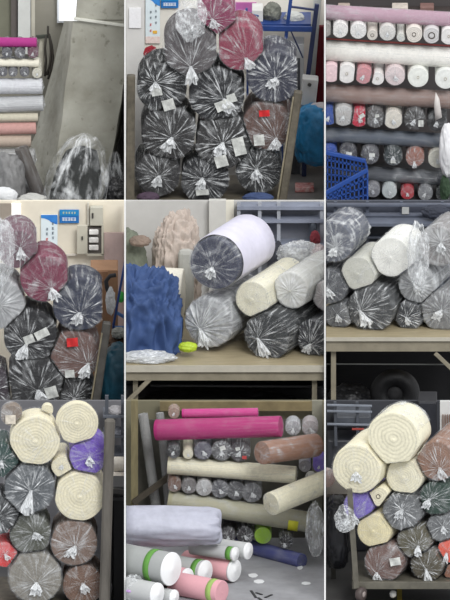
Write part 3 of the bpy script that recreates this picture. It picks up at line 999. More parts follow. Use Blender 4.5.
def lattice(name, a, b, z0, z1f, z1b, axis, root, nv, nh, w=.012, th=.02):
    """slotted crate wall from a to b; top edge runs from z1f to z1b"""
    bm = bmesh.new()
    a, b = Vector(a), Vector(b)
    for i in range(nv + 1):
        f = i / nv
        p = a.lerp(b, f); zt_ = z1f + (z1b - z1f) * f
        beam_bm(bm, (p.x, p.y, z0), (p.x, p.y, zt_), w, th, 0, up=(0, 1, 0) if axis == 'x' else (1, 0, 0))
    for j in range(nh + 1):
        g = j / nh
        pa = Vector((a.x, a.y, z0 + (z1f - z0) * g)); pb = Vector((b.x, b.y, z0 + (z1b - z0) * g))
        beam_bm(bm, pa, pb, w * (1 if j < nh - 1 else 1.4), th, 0, up=(0, 1, 0) if axis == 'x' else (1, 0, 0))
    pa = Vector((a.x, a.y, z1f)); pb = Vector((b.x, b.y, z1b))
    beam_bm(bm, pa, pb, .04, .045, .004, up=(0, 1, 0) if axis == 'x' else (1, 0, 0))
    return finish(bm, name, bc, root, smooth=False)


xa, xb = X(320), X(367.5)
zfl, zfr = zat(196, yc0), zat(170, yc0)
lattice('front_panel', (xa, yc0, 0), (xb, yc0, 0), fz, zfl, zfr, 'x', cr, 11, 5)
zbk = zat(154, yc1 + .0)
lattice('rear_panel', (xa, yc1, 0), (xb - .02, yc1, 0), fz, zbk + .03, zat(161, yc1), 'x', cr, 12, 7)
bm = bmesh.new(); beam_bm(bm, (xb, yc0, (fz + zfr) / 2), (xb - .02, yc1, (fz + zfr) / 2), zfr - fz, .018, .003, up=(1, 0, 0)); finish(bm, 'side_panel', bc, cr, smooth=False)
box('crate_floor', (xa, yc0, fz + .01), (xb - .01, yc1, fz + .03), plain((30, 62, 146)), cr)
# ================================================================== middle left panel: same cart, close
bay(0, 1)
fz = FLOORZ[(0, 1)]
yw = wallz(0, 1)
GD = 'wrapped fabric rolls in the cart of the middle left panel'
cart = empty('roll_cart', W(60, 408, Y0 + .6), 'dark grey steel cart with a leaning side plate, middle left panel', 'cart')
zd = zat(411, Y0 + .3)
box('deck', (-2.6, Y0 + .26, zd - .05), (X(95), Y0 + 1.3, zd), rust, cart)
a, b = W(107, 322, Y0 + .2), W(94, 414, Y0 + .2)
beam('side_post', a, b, .085, .1, plain((66, 64, 60), .6, .3, 9), cart, bev=.012)
beam('edge_flange', a + Vector((-.05, -.04, -.1)), b + Vector((-.05, -.04, 0)), .016, .05, plain((120, 112, 92), .5, .25, 12), cart)
stack([
    it(33, 384, 28, (46,46,48), 'charcoal roll with white tag lowest in the pile, middle left panel', .30, knot=(.1, -.2), tags=[(.55, -.25, .4, .4, .3)]),
    it(76, 394, 18, (34,33,35), 'small black roll at the foot of the leaning plate, middle left panel', .36, knot=(-.1, -.2)),
    it(-4, 388, 20, (62, 54, 62), 'dull purple roll cut by the left edge low in the middle left panel', .36),
    it(28, 334, 27, (38,38,41), 'black roll with two white labels and a white knot, middle left panel', .33, knot=(-.15, -.25), tail=1.3, tags=[(.4, .15, .5, .3, .5), (-.05, -.05, .36, .3, .4)]),
    it(75, 355, 25, (100, 70, 62), 'brown printed roll with red sticker beside the leaning plate, middle left panel', .33, knot=(.5, -.3), tail=1.3, tags=[(-.2, -.68, .36, .3, .1), (-.1, .55, .42, .34, .1, (206, 44, 46))], wrap=dict(base=.05, amp=.75, lo=.5, hi=.7)),
    it(1, 306, 26, (112, 112, 114), 'grey roll under milky film at the left edge, middle left panel', .36, wrap=dict(base=.34, amp=.5), tail=0),
    it(80, 305, 27, (58, 62, 78), 'slate navy roll above the leaning plate, middle left panel', .35, knot=(0, -.25), tail=.9),
    it(43, 278, 24, (112, 26, 60), 'bright wine roll below the topmost plum one, middle left panel', .29, knot=(.3, -.35), wrap=dict(base=.05, amp=.5)),
    it(18, 250, 20, (92, 30, 58), 'topmost plum roll partly under milky film, middle left panel', .42, knot=(.15, .1), wrap=dict(base=.12, amp=.65), tail=1.4),
], floor_py=(411, .3), xmax=103, group=GD, squeeze=.13, grow=1.06, L=.6)
bm = bmesh.new(); blob_bm(bm, (0, 0, -.05), (.12, .08, .30), .4, 1.5, 5, 13, crease=.9)
tag(finish(bm, 'film_bag', film(**FOLD), None, Matrix.Translation(W(2, 247, Y0 + .2))), 'bunched milky film left of the topmost plum roll, middle left panel', 'plastic bag')
wall_poster(41, 57.5, 214.5, 254, yw - .01, 'white notice with blue band and red characters, middle left panel')
wall_sign(59.5, 79, 209.5, 222.5, yw - .01, BLUE_T, BLUE_S, 'blue wall sign with white characters above the wine roll, middle left panel',
          [(.80, 5, .022, (220, 220, 170), yw - .035), (.30, 5, .036, (240, 245, 248), yw - .031)])
pc = plain((196, 192, 176), .5, .06, 6)
eb = empty('wall_mounted_fuse_box', Vector((X(92), yw, zat(255, yw))), 'open grey fuse box with three white breakers, middle left panel', 'fuse box')
box('case', (X(87), yw - .08, zat(254, yw)), (X(101.5), yw - .01, zat(226, yw)), plain((92, 88, 84)), eb)
dr = box('door', (X(77), yw - .11, zat(254, yw - .1)), (X(87.5), yw - .085, zat(225, yw - .1)), pc, eb, .006)
box('latch', (X(81.5), yw - .125, zat(239.5, yw - .1)), (X(83), yw - .111, zat(236, yw - .1)), plain((60, 58, 55)), dr)
for pz in (232, 240, 247.5):
    box('breaker', (X(89), yw - .115, zat(pz + 2.6, yw - .1)), (X(98.5), yw - .082, zat(pz - 2.6, yw - .1)), plain((226, 224, 220), var=.2, scale=22), eb, .01)
box('case_rim', (X(101.5), yw - .10, zat(255, yw - .1)), (X(103.5), yw - .01, zat(225, yw - .1)), pc, eb)
box('case_rim', (X(87), yw - .10, zat(256, yw - .1)), (X(103.5), yw - .01, zat(254, yw - .1)), pc, eb)
ub = empty('meter_box', Vector((X(97), yw, zat(226, yw))), 'closed grey metal box mounted above the open fuse box', 'electrical box')
box('case', (X(90), yw - .09, zat(223.5, yw)), (X(103), yw - .01, zat(205, yw)), plain((188, 186, 172), .5, .06), ub, .006)
box('latch', (X(92), yw - .105, zat(218, yw - .09)), (X(93.5), yw - .091, zat(213, yw - .09)), plain((60, 58, 55)), ub)
tag(box('wall_mounted_conduit', (X(87.3), yw - .04, zat(224.5, yw)), (X(89), yw - .01, zat(202, yw)), plain((206, 202, 190))), 'thin pale conduit running up beside the meter box', 'pipe')
tag(box('wall_mounted_conduit', (X(67), yw - .05, zat(254.5, yw)), (X(77), yw - .02, zat(252.8, yw)), plain((214, 208, 196))), 'short level conduit left of the fuse box door', 'pipe')
tag(box('pink_board', (X(104), yw - .03, fz), (X(124), yw - .005, zat(232, yw)), plain((204, 182, 178), .8, .05)), 'faded pink board on the wall right of the fuse box', 'board')
struct(box('window_1', (X(0), yw - .03, zat(228, yw)), (X(11), yw - .005, zat(203, yw)), plain((150, 140, 128), var=.1)))
struct(box('window_2', (X(11.5), yw - .04, zat(236, yw)), (X(21), yw - .005, zat(203, yw)), plain((250, 248, 244), emit=.35, var=.02, bump=0)))
# right side clutter
cb = empty('cardboard_carton', Vector((X(102), Y0 + 1.7, fz)), 'big brown cardboard carton behind the navy roll, middle left panel', 'box')
box('carton_body', (X(90.5), Y0 + 1.5, fz), (X(118), Y0 + 1.9, zat(270, Y0 + 1.5)), plain((160, 122, 92), .8, .12), cb, .008)
box('open_flap', (X(93), Y0 + 1.47, zat(281, Y0 + 1.5)), (X(108), Y0 + 1.495, zat(271, Y0 + 1.5)), plain((142, 104, 76), .8, .1), cb)
rk = empty('storage_rack', Vector((X(118), Y0 + 1.3, fz)), 'thin blue steel rack post with a shelf, middle left panel', 'rack')
p1 = W(125, 262, Y0 + 1.3); p2 = W(113.5, 325, Y0 + 1.3)
beam('post', p1, p2, .024, .03, bl, rk); beam('post', p2, Vector((p2.x - .02, p2.y, fz)), .024, .03, bl, rk)
beam('shelf_beam', W(115.5, 312, Y0 + 1.31), W(126, 318, Y0 + 1.31), .03, .03, plain((80, 120, 180)), rk)
beam('shelf_beam', W(113, 327, Y0 + 1.31), W(126, 327, Y0 + 1.31), .02, .03, plain((90, 130, 186)), rk)
bm = bmesh.new(); tube_bm(bm, [W(x, y, Y0 + 1.2) for x, y in ((116, 275), (110, 276), (106, 281), (107, 288), (109, 293))], .022, 8)
tag(finish(bm, 'black_strap', plain((40, 40, 44))), 'curved black strap hanging over the cardboard carton', 'strap')
lump('white_film_bag', 110.5, 301, .045, .13, .06, 1.2, film(base=.7, amp=.3), 'upright white plastic bag next to the blue rack post', 'plastic bag', .3, seed=21)
lump('green_packet', 121, 297, .035, .055, .05, 1.5, plain((60, 178, 74), .5, .15), 'bright green packet at the edge of the middle left panel', 'packet', .15, seed=22)
lump('brown_sack', 117, 346, .10, .12, .12, 1.1, cloth((96, 72, 56), .3), 'brown sack above the dark teal bag, middle left panel', 'sack', .25, seed=23)
lump('grey_cloth', 119, 333, .07, .05, .1, 1.05, cloth((150, 152, 146), .3), 'grey crumpled cloth lying on the brown sack', 'cloth', .3, seed=25)
lump('teal_bag', 117, 381, .17, .36, .2, .8, plain((34, 84, 104), .5, .25, 6, bump=.3), 'dark teal bulging sack low right beside the leaning plate, middle left panel', 'bag', .16, freq=1.6, seed=24, power=.8, crease=.8)
# ================================================================== centre panel: table with rolls
bay(1, 1)
fz = FLOORZ[(1, 1)]
yw = wallz(1, 1)
GE = 'wrapped rolls lying on the table of the centre panel'
tt = plain((164, 152, 124), .5, .14, 4, stretch=(1, 6, 1)); te = plain((182, 177, 163), .45, .08); tl = plain((136, 129, 112), .5, .15)


def bench(x0, x1, py, depth, label, legs, lip=6, beam_h=9):
    yt = Y0 + .1
    z = zat(py, yt)
    root = empty('work_table', Vector(((x0 + x1) / 2, yt + depth / 2, fz)), label, 'table')
    box('tabletop', (x0, yt + .02, z - .03), (x1, yt + depth, z), tt, root)
    box('edge_strip', (x0, yt - .01, z - lip / 96.6), (x1, yt + .02, z + .002), te, root)
    box('front_beam', (x0, yt + .02, z - (lip + beam_h) / 96.6), (x1, yt + .07, z - lip / 96.6), tl, root)
    box('back_board', (x0, yt + depth - .06, fz), (x1, yt + depth - .02, z - .04), plain((30, 30, 33), .8, .1), root)  # near-black board added to stand in for the shade beneath the table
    for xx in legs:
        box('table_leg', (xx, yt + .1, fz), (xx + .05, yt + .15, z - .05), tl, root)
        box('table_leg', (xx, yt + depth - .15, fz), (xx + .05, yt + depth - .1, z - .05), tl, root)
    return root, z


tb, zt = bench(X(126), X(324), 366, 2.6, 'long wooden topped table with pale metal edge carrying rolls, centre panel', (X(133), X(312)))
beam('brace', W(151, 378, Y0 + .14), W(127, 402, Y0 + .14), .045, .03, tl, tb)
EF = dict(base=.12, amp=.7, patch=.4)
Q = 22
stack([
    it(209, 322, 26, (112, 114, 118), 'grey roll in crumpled bunched film below the navy roll, centre panel', .62, knot=(-.3, -.25), wrap=dict(base=.25, amp=.7, patch=.5), tail=1.6, L=1.0),
    it(268, 336, 25, (58, 60, 62), 'dark grey roll with a white film knot in the middle of the table', .42, knot=(-.35, -.1), tail=1.7, L=.9),
    it(312, 338, 19, (50, 52, 58), 'dark roll low at the right end of the centre table', .5, knot=(-.1, -.3), L=.8),
    it(256, 300, 19, (226, 222, 200), 'long cream roll lying on the dark grey one', .55, wrap=dict(base=.08, amp=.4, patch=.3), tail=0, L=1.0, ring=.12),
    it(290, 291, 19, (226, 224, 214), 'white roll in crinkled film right of the cream one', .62, wrap=dict(base=.4, amp=.5, patch=.4), tail=.0, L=.95),
    it(326, 296, 16, (216, 202, 198), 'pinkish white film covered roll at the right end of the centre table', .7, wrap=dict(base=.35, amp=.5), tail=0, L=.8),
    it(214, 264, 27, (48, 52, 74), 'navy ended roll in a white sleeve on top of the pile, centre panel', .55, knot=(0, -.1), wrap=dict(base=.05, amp=.6), tail=.8, L=.95),
], floor_py=(366, .1), yaw=Q, group=GE, squeeze=.1)
nv = next(r for r in ALL_ROLLS if r['label'].startswith('navy ended roll'))
M = nv.matrix_basis.copy(); up = M.to_3x3() @ Vector((0, 0, 1)); RR = .27 * 1.035; M.translation = M.translation + up * RR
bm = bmesh.new()
pr = [(RR * 1.0, .10), (RR * 1.015, .12), (RR * 1.015, .3), (RR * 1.02, .5), (RR * 1.015, .7), (RR * 1.01, .93), (RR * .9, .97), (.02, .99)]


def slv(r_, y, th, i):
    q = r_ * (1 + .012 * noise.noise((math.cos(th) * 4, math.sin(th) * 4, y * 9)))
    if math.sin(th) < -.45: q = RR * .965
    return Vector((q * math.cos(th), y, q * math.sin(th)))


lathe_bm(bm, pr, 56, slv, closed_ends=(False, True), stfn=lambda r_, y, th, i: Vector((math.cos(th), math.sin(th), y)))
tag(finish(bm, 'white_sleeve', cloth((216, 214, 230), .07, 6, .5), nv, M), 'white lavender cloth sleeve')
lump('white_film_sheet', 300, 254, .20, .13, .1, 1.6, film(base=.3, amp=.65, patch=.4, scale=1.8), 'bunched white film standing up behind the white roll', 'plastic', .35, seed=71)
lump('pink_film_sheet', 320, 262, .09, .16, .1, 1.55, film(base=.35, amp=.55, tint=(228, 210, 210), scale=1.8), 'pinkish bunched film at the right end behind the rolls', 'plastic', .35, seed=72)
lump('lime_packet', 188, 347, .09, .05, .06, .42, plain((172, 196, 52), .4, .2), 'lime green packet under the crumpled film roll', 'packet', .2, seed=73)
# left side
cross((183, 297), (112, 294), 29, 1.72, 1.78, (226, 222, 208), 'big cream roll lying across behind the blue cloth', None, wrap=None, ring=.1)
lump('blue_cloth', 143, 331, .32, .56, .36, .86, plain((56, 80, 126), .75, .16, 5, bump=.25), 'deep blue cloth heaped in folds at the left end of the centre table', 'cloth', .36, freq=1.9, seed=70, flat=zt + .003, power=.7, crease=1.5, sub=6)
lump('film_sheet', 148, 357, .26, .06, .12, .27, film(base=.45, amp=.5, patch=.4), 'flattened clear film lying before the blue cloth', 'plastic', .35, seed=74, flat=zt + .002)
lump('green_cloth', 129, 272, .18, .40, .18, 2.35, cloth((112, 118, 104), .3, 6), 'grey green cloth heap at the back left of the centre table', 'cloth', .25, seed=75, freq=2.2, flat=zt + .003)
lump('brown_cloth', 140, 241, .10, .05, .1, 2.1, cloth((132, 116, 104), .2, 6), 'brownish cloth lying on top of the grey green heap', 'cloth', .25, seed=76)
lump('beige_bag', 178, 262, .20, .45, .16, 2.38, cloth((186, 173, 163), .14, 6), 'crumpled pinkish beige bag behind the big cream roll', 'bag', .36, seed=83, freq=2.2, crease=1.5, power=.8, sub=6, flat=zt + .003)
tag(box('grey_bolt', (X(178), Y0 + 2.06, zt + .002), (X(194), Y0 + 2.16, zat(250, Y0 + 2.06)), plain((172, 172, 166), .7, .1), bev=.05), 'upright grey bolt between the beige bag and navy roll', 'cloth')
bm = bmesh.new()
# back wall : door frame and grey shelving
struct(box('trim_9', (X(209), yw - .10, fz), (X(226), yw - .01, zat(201, yw - .1)), plain((206, 205, 200), .6, .05)))
struct(box('trim_10', (X(226), yw - .06, fz), (X(234), yw - .01, zat(201, yw - .06)), plain((232, 228, 214), .6, .04)))
rk = empty('storage_rack', Vector((X(280), yw - .3, fz)), 'grey blue metal shelving at the back right of the centre panel', 'rack')
gb = plain((136, 142, 158), .5, .12, 5)
box('back_panel', (X(238), yw - .06, fz), (X(324), yw - .03, zat(202, yw - .05)), plain((124, 127, 136), .6, .12, 4), rk)
for xx in (237, 258, 277, 320): box('post', (X(xx), yw - .22, fz), (X(xx) + .035, yw - .18, zat(202, yw - .2)), plain((160, 164, 172)), rk)
for pz in (206, 219): box('shelf_beam', (X(237), yw - .24, zat(pz + 3.5, yw - .22)), (X(324), yw - .06, zat(pz, yw - .22)), gb, rk)
box('shelf_beam', (X(237), yw - .34, zat(247.5, yw - .3)), (X(324), yw - .06, zat(245, yw - .3)), gb, rk)
lump('red_bundle', 315, 239, .05, .08, .06, 2.72, cloth((136, 52, 62), .3), 'small dark red bundle on the shelving at the right of the centre panel', 'cloth', .25, seed=78)
lump('dark_jug', 313, 229, .035, .10, .05, 2.80, plain((72, 78, 88), .4, .2), 'slim dark bottle shape standing behind the dark red bundle', 'bottle', .1, seed=79)
lump('black_bundle', 278, 280, .10, .36, .1, 2.0, cloth((52, 54, 62), .3), 'black cloth behind the white sleeve on the centre table', 'cloth', .25, seed=80)
# below the table
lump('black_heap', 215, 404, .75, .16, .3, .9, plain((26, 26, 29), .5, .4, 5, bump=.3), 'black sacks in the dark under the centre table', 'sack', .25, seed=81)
beam('low_rail', W(150, 385.5, Y0 + .35), W(324, 386.5, Y0 + .35), .02, .03, plain((64, 64, 66)), tb)
# ================================================================== middle right panel
bay(2, 1)
fz = FLOORZ[(2, 1)]
yw = wallz(2, 1)
GF = 'wrapped rolls lying on the table of the middle right panel'
tb, zt = bench(X(326), 2.6, 338, 1.7, 'table with thick pale edge beam carrying rolls, middle right panel', (X(331), 2.3), lip=3, beam_h=11)
beam('brace', W(435, 353, Y0 + .14), W(455, 372, Y0 + .14), .04, .03, tl, tb)
beam('low_rail', W(326, 364, Y0 + .3), W(455, 364.5, Y0 + .3), .012, .02, plain((84, 86, 84)), tb)
stack([
    it(331, 292, 19, (74, 76, 82), 'dark roll at the left edge below the navy one, middle right panel', .5, wrap=dict(base=.05, amp=.75, lo=.5, hi=.7)),
    it(337, 318, 15, (70, 72, 76), 'dark roll low at the left edge, middle right panel', .5, wrap=dict(base=.05, amp=.75, lo=.5, hi=.7)),
    it(370, 310, 24, (72, 74, 76), 'dark grey roll with bunched white film on its face, middle right panel', .40, knot=(-.4, -.05), tail=1.5, L=.7),
    it(409, 318, 15, (58, 60, 64), 'small dark roll between the two large dark grey ones', .46, knot=(-.1, -.1)),
    it(440, 312, 21, (92, 92, 94), 'dark grey roll in bright film at the right end, middle right panel', .42, knot=(.1, .1), wrap=dict(base=.15, amp=.7)),
    it(357, 274, 18, (196, 196, 186), 'pale grey cream roll left of the white one, middle right panel', .46, wrap=dict(base=.06, amp=.35), tail=0, L=.6, ring=.1),
    it(417, 285, 19, (86, 88, 92), 'grey roll under milky film below the white one, middle right panel', .5, wrap=dict(base=.3, amp=.6, patch=.5)),
    it(391, 257, 21, (234, 234, 228), 'white roll on top in the middle, middle right panel', .44, wrap=dict(base=.05, amp=.4), tail=.0, L=.55, ring=.06),
    it(438, 246, 21, (104, 96, 94), 'brown grey roll with radiating film at the upper right, middle right panel', .44, knot=(.2, .2), wrap=dict(base=.25, amp=.7, patch=.4)),
    it(333, 242, 21, (56, 62, 82), 'navy roll in a white film sleeve at the upper left, middle right panel', .46, knot=(.2, -.2), L=.6, wrap=dict(base=.12, amp=.55, patch=.6)),
], floor_py=(338, .1), yaw=16, group=GF, L=.6, squeeze=.1)
lump('film_bunch', 400, 240, .13, .12, .08, 1.1, film(**FOLD), 'clear film gathered above the white roll, middle right panel', 'plastic bag', .35, seed=91)
lump('film_bunch', 418, 256, .10, .33, .05, .22, film(**FOLD), 'tall milky film hanging between the white and brown grey rolls', 'plastic bag', .3, seed=92)
lump('film_bunch', 354, 229, .15, .10, .1, 1.1, film(**FOLD), 'white film sleeve end rising behind the navy roll', 'plastic bag', .3, seed=93)
rk = empty('storage_rack', Vector((X(388), yw - .3, fz)), 'dark grey blue shelving with rails behind the table, middle right panel', 'rack')
sb = plain((92, 98, 112), .5, .15, 5)
box('back_panel', (X(327), yw - .06, zt), (2.6, yw - .03, zat(203, yw - .05)), plain((66, 70, 82), .6, .18, 4), rk)
for pz in (204, 214, 222, 236): box('shelf_beam', (X(327), yw - .26, zat(pz + 2, yw - .24)), (2.6, yw - .2, zat(pz, yw - .24)), sb, rk)
for xx in (334, 366, 400, 441): box('post', (X(xx), yw - .2, fz), (X(xx) + .03, yw - .16, zat(202, yw - .2)), plain((84, 90, 104)), rk)
box('shelf', (X(327), yw - .5, zat(224, yw - .4)), (2.6, yw - .06, zat(221, yw - .4)), sb, rk)
lump('dark_bundle', 436, 212, .14, .07, .06, 2.02, cloth((54, 58, 70), .3), 'dark cloth bundle on the shelving at the upper right, middle right panel', 'cloth', .25, seed=94)
lump('dark_bundle', 350, 213, .13, .06, .06, 2.02, cloth((58, 62, 72), .3), 'dark cloth bundle on the shelving at the upper left, middle right panel', 'cloth', .25, seed=95)
tag(box('mounted_card', (X(402), yw - .28, zat(213.5, yw - .26)), (X(409), yw - .265, zat(207, yw - .26)), plain((176, 178, 176))), 'small pale card fixed to the shelving rail, middle right panel', 'card')
ty = empty('rubber_tyre', Vector((X(395), Y0 + .9, fz)), 'black tyre lying in the dark under the table, middle right panel', 'tyre')
bm = bmesh.new()
M = Matrix.Translation(W(395, 393, Y0 + .8))
lathe_bm(bm, [(.16 + .09 * math.cos(a_), .09 * math.sin(a_)) for a_ in [i / 12 * 2 * math.pi for i in range(13)]], 36, closed_ends=(False, False))
finish(bm, 'tyre_ring', plain((30, 30, 32), .5, .3, 12, bump=.3), ty, M)
bm = bmesh.new(); lathe_bm(bm, [(.02, -.03), (.08, -.03), (.085, .03), (.02, .03)], 20); finish(bm, 'hub', plain((44, 44, 46)), ty, M)
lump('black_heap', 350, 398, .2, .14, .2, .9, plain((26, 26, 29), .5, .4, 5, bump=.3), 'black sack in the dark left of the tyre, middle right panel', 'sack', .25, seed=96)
# ================================================================== bottom left panel
bay(0, 2)
fz = FLOORZ[(0, 2)]
yw = wallz(0, 2)
GG = 'fabric rolls stacked end on, bottom left panel'
CR = (224, 217, 190)
cart = empty('roll_cart', W(60, 606, .6), 'dark wooden sided cart holding the stacked rolls, bottom left panel', 'cart')
zd = zat(605, .3)
wood = plain((92, 88, 82), .8, .3, 7, stretch=(1, 1, .2), bump=.3)
box('deck', (-2.6, .26, zd - .05), (X(110), 1.4, zd), rust, cart)
a, b = W(110, 419, .2), W(104, 611, .2)
beam('side_post', a, b, .105, .09, wood, cart, bev=.02)
box('side_board', (X(106.5), .32, zat(606, .4)), (X(111), 1.2, zat(500, .4)), plain((38, 37, 37), .7, .2), cart)
beam('cross_rail', W(108, 490, .36), W(125, 492, .36), .05, .05, plain((48, 46, 44), .7, .2), cart)
FW = dict(base=.05, amp=.5)
stack([
    it(35, 578, 27, (118, 112, 100), 'grey roll with pale rim lowest in the stack, bottom left panel', .30, knot=(.05, -.15), wrap=dict(base=.1, amp=.7)),
    it(83, 587, 21, (104, 74, 56), 'brown roll low beside the dark board, bottom left panel', .36, knot=(0, .1), wrap=FW),
    it(5, 555, 13, (206, 42, 44), 'small bright red roll at the left edge, bottom left panel', .4, knot=(0, .1), wrap=FW),
    it(74, 543, 24, (108, 82, 66), 'brown roll with tangled film and white knot, bottom left panel', .33, knot=(.05, -.1), wrap=dict(base=.08, amp=.55)),
    it(28, 533, 21, (70, 72, 60), 'dark olive roll below the grey one with a long film tail, bottom left panel', .36, knot=(.2, .1), wrap=FW, tail=.6),
    it(1, 517, 20, (54, 56, 58), 'dark roll cut by the left edge mid height, bottom left panel', .36),
    it(80, 495, 26, CR, 'cream roll right of the grey one with thin film streaks, bottom left panel', .31, knot=(-.05, 0), wrap=THIN, tail=0, ring=.28),
    it(28, 487, 26, (92, 96, 100), 'grey roll with long white knotted tail, bottom left panel', .31, knot=(.05, -.05), tail=2.3),
    it(3, 462, 18, (40, 66, 62), 'dark green roll at the left edge, bottom left panel', .36),
    it(62, 467, 11, CR, 'smallest cream roll wedged between larger ones, bottom left panel', .38, knot=(0, .2), wrap=FW, tail=.8),
    it(88, 455, 19, (104, 72, 176), 'purple roll beside the top of the wooden post, bottom left panel', .35, knot=(.1, .05), wrap=dict(base=.04, amp=.5)),
    it(35, 440, 26, CR, 'cream roll with a spiral end left of the small one, bottom left panel', .31, knot=(.25, -.1), wrap=THIN, tail=0, ring=.35, L=.35),
    it(78, 427, 22, CR, 'cream roll with a spiral end at the top above the purple one, bottom left panel', .33, knot=(.1, 0), wrap=THIN, tail=0, ring=.35, L=.1),
    it(12, 416, 11, (126, 112, 100), 'grey brown roll with paper tag in the top left corner, bottom left panel', .38, wrap=FW, tail=0, L=.16, tags=[(-.1, -.3, .9, .8, 0, (206, 198, 184))]),
    it(47, 411, 6, CR, 'cream roll peeping out at the very top of the bottom left panel', .5, wrap=THIN, tail=0, L=.1),
], floor_py=(605, .3), xmax=105, group=GG, L=.55)
# behind, right
ps = 'pale rolls lying beyond the cart, bottom left panel'
roll(114, 464, 7.5, (222, 216, 204), 'upper white roll lying beyond the wooden post', dy=1.5, L=.5, yaw=-88 + 180, wrap=None, group=ps)
roll(113, 478, 6.5, (226, 218, 206), 'lower white roll lying beyond the wooden post', dy=1.45, L=.5, yaw=92, wrap=None, group=ps)
cs = empty('black_case', Vector((X(118), .9, fz)), 'black crate standing right of the cart, bottom left panel', 'crate')
box('case_body', (X(112), .75, fz), (X(130), 1.2, zat(487, .75)), plain((30, 30, 32), .5, .2), cs, .02)
box('case_ledge', (X(111.5), .72, zat(500, .75)), (X(130), .76, zat(497, .75)), plain((58, 58, 60), .5, .2), cs)
tb = empty('side_table', Vector((X(118), 1.6, fz)), 'low grey bench under the white rolls, bottom left panel', 'bench')
box('bench_top', (X(108), 1.3, zat(486.5, 1.4)), (X(130), 1.8, zat(484.5, 1.4)), plain((88, 86, 84), .6, .1), tb)
for xx in (110, 121): box('bench_leg', (X(xx), 1.5, fz), (X(xx) + .04, 1.54, zat(486, 1.4)), plain((60, 60, 60)), tb)
rk = empty('storage_rack', Vector((X(116), 2.2, fz)), 'dark grey rack against the wall in the top corner, bottom left panel', 'rack')
for xx in (105, 121): box('post', (X(xx), 2.2, fz), (X(xx) + .035, 2.25, zat(396, 2.2)), plain((70, 74, 82)), rk)
for pz in (418, 438, 456): box('shelf', (X(103), 2.15, zat(pz, 2.15)), (X(130), 2.5, zat(pz - 2, 2.15)), plain((86, 90, 98)), rk)
lump('grey_bundle', 117, 433, .09, .06, .1, 2.3, cloth((130, 132, 140), .3), 'grey cloth bundle on the rack shelf, bottom left panel', 'cloth', .25, seed=31, flat=zat(438, 2.15) + .022)
lump('pale_bundle', 116, 412, .09, .06, .1, 2.3, cloth((150, 148, 150), .3), 'pale cloth bundle on the upper rack shelf, bottom left panel', 'cloth', .25, seed=32, flat=zat(418, 2.15) + .022)
# ================================================================== bottom middle panel
bay(1, 2)
fz = FLOORZ[(1, 2)]
yw = wallz(1, 2)
GH = 'rolls laid across in the stack of the bottom middle panel'
YH = 1.75
OW = dict(base=.08, amp=.35, patch=.2)


def lay(p0, p1, r, d0, d1, col, label, **k):
    k.setdefault('wrap', None); k.setdefault('tail', 0)
    return cross(p0, p1, r, d0, d1, col, label, GH, **k)


lay((302, 561), (236, 543), 8, YH - .33, YH + .35, (66, 72, 128), 'blue violet roll lowest in the stack resting on the floor', wrap=THIN)
GE2 = 'roll ends poking out of the stack, bottom middle panel'
def re(px, py, r, col, label, dy=YH, **k):
    k.setdefault('L', .55)
    return roll(px, py, r, col, label, dy=dy, group=GE2, **k)


def zl(o, x):
    """height of the axis of a crosswise roll at x, and its radius"""
    Mo = wm(o); ch = [c for c in o.children if c.name.startswith('wound_cloth')][0]
    r_ = ch.matrix_basis.to_translation().z
    p = Mo @ Vector((0, 0, r_)); d = (Mo.to_3x3() @ Vector((0, 1, 0)))
    return p.z + d.z * (x - p.x) / d.x, r_


def row(lower, upper, lst):
    for px, r, col, label, k in lst:
        k = dict(k)
        x = X(px); dy = k.pop('dy', YH - .02)
        z0, r0 = zl(lower, x); lo = z0 + r0 + .006
        if upper:
            z1, r1 = zl(upper, x); hi = z1 - r1 - .006
            r = min(r, (hi - lo) * 50)
        k.setdefault('L', .5)
        roll(px, 0, r, col, label, P=Vector((x, dy, lo + r / 100)), group=GE2, **k)


blue = ALL_ROLLS[-1]
olive = lay((309, 522), (168, 500), 11, YH - .02, YH + .08, (154, 151, 126), 'long olive beige roll lying across the middle of the stack', wrap=OW)
creamr = lay((296, 475), (168, 465), 9.5, YH - .02, YH + .1, (208, 203, 180), 'long cream roll lying across the upper half of the stack', wrap=THIN)
magr = lay((281, 426.5), (156, 430), 11.3, YH - .14, YH + .16, (158, 36, 102), 'long magenta roll lying across near the top of the stack', wrap=dict(base=.02, amp=.18, patch=.06))
row(blue, olive, [
    (286, 15, (30, 30, 33), 'black film wrapped roll end with white knot above the blue roll', dict(knot=(-.2, -.2), tail=1.2, dy=YH - .2)),
    (263, 9, (150, 196, 40), 'lime green roll end beside the black one', dict(wrap=dict(base=.05, amp=.3), tail=0)),
    (245, 9, (36, 34, 38), 'black roll end left of the lime one', {}),
    (228, 8, (58, 54, 58), 'dark roll end above the white bag', {})])
row(olive, creamr, [
    (252, 12, (92, 92, 96), 'grey film wrapped roll end left of the diagonal cream roll', {}), (236, 11, (72, 72, 76), 'dark film wrapped roll end second from the diagonal cream roll', {}),
    (220, 11, (80, 80, 86), 'dark film wrapped roll end in the middle of its row', {}), (204, 10, (136, 132, 130), 'pale grey roll end in crinkled film', dict(wrap=dict(base=.25, amp=.6))),
    (189, 9, (104, 100, 100), 'grey roll end with white film above the olive roll', {}), (174.5, 8, (104, 78, 66), 'brown roll end leftmost in its row', {})])
row(creamr, magr, [
    (173.5, 10, (34, 34, 38), 'black roll end with white film under the magenta roll', {}), (188, 5.5, (206, 200, 176), 'small cream roll end under the magenta roll', dict(wrap=OW)),
    (203, 11, (84, 82, 94), 'grey violet film wrapped roll end under the magenta roll', {}), (221.5, 11, (66, 64, 68), 'dark film wrapped roll end with pale tag', dict(tags=[(.1, .3, .5, .4, .3)])),
    (240, 11, (76, 72, 76), 'dark film wrapped roll end with a red tag', dict(tags=[(.4, -.5, .4, .3, 0, (186, 70, 70)), (-.2, .3, .4, .3, .3)]))])
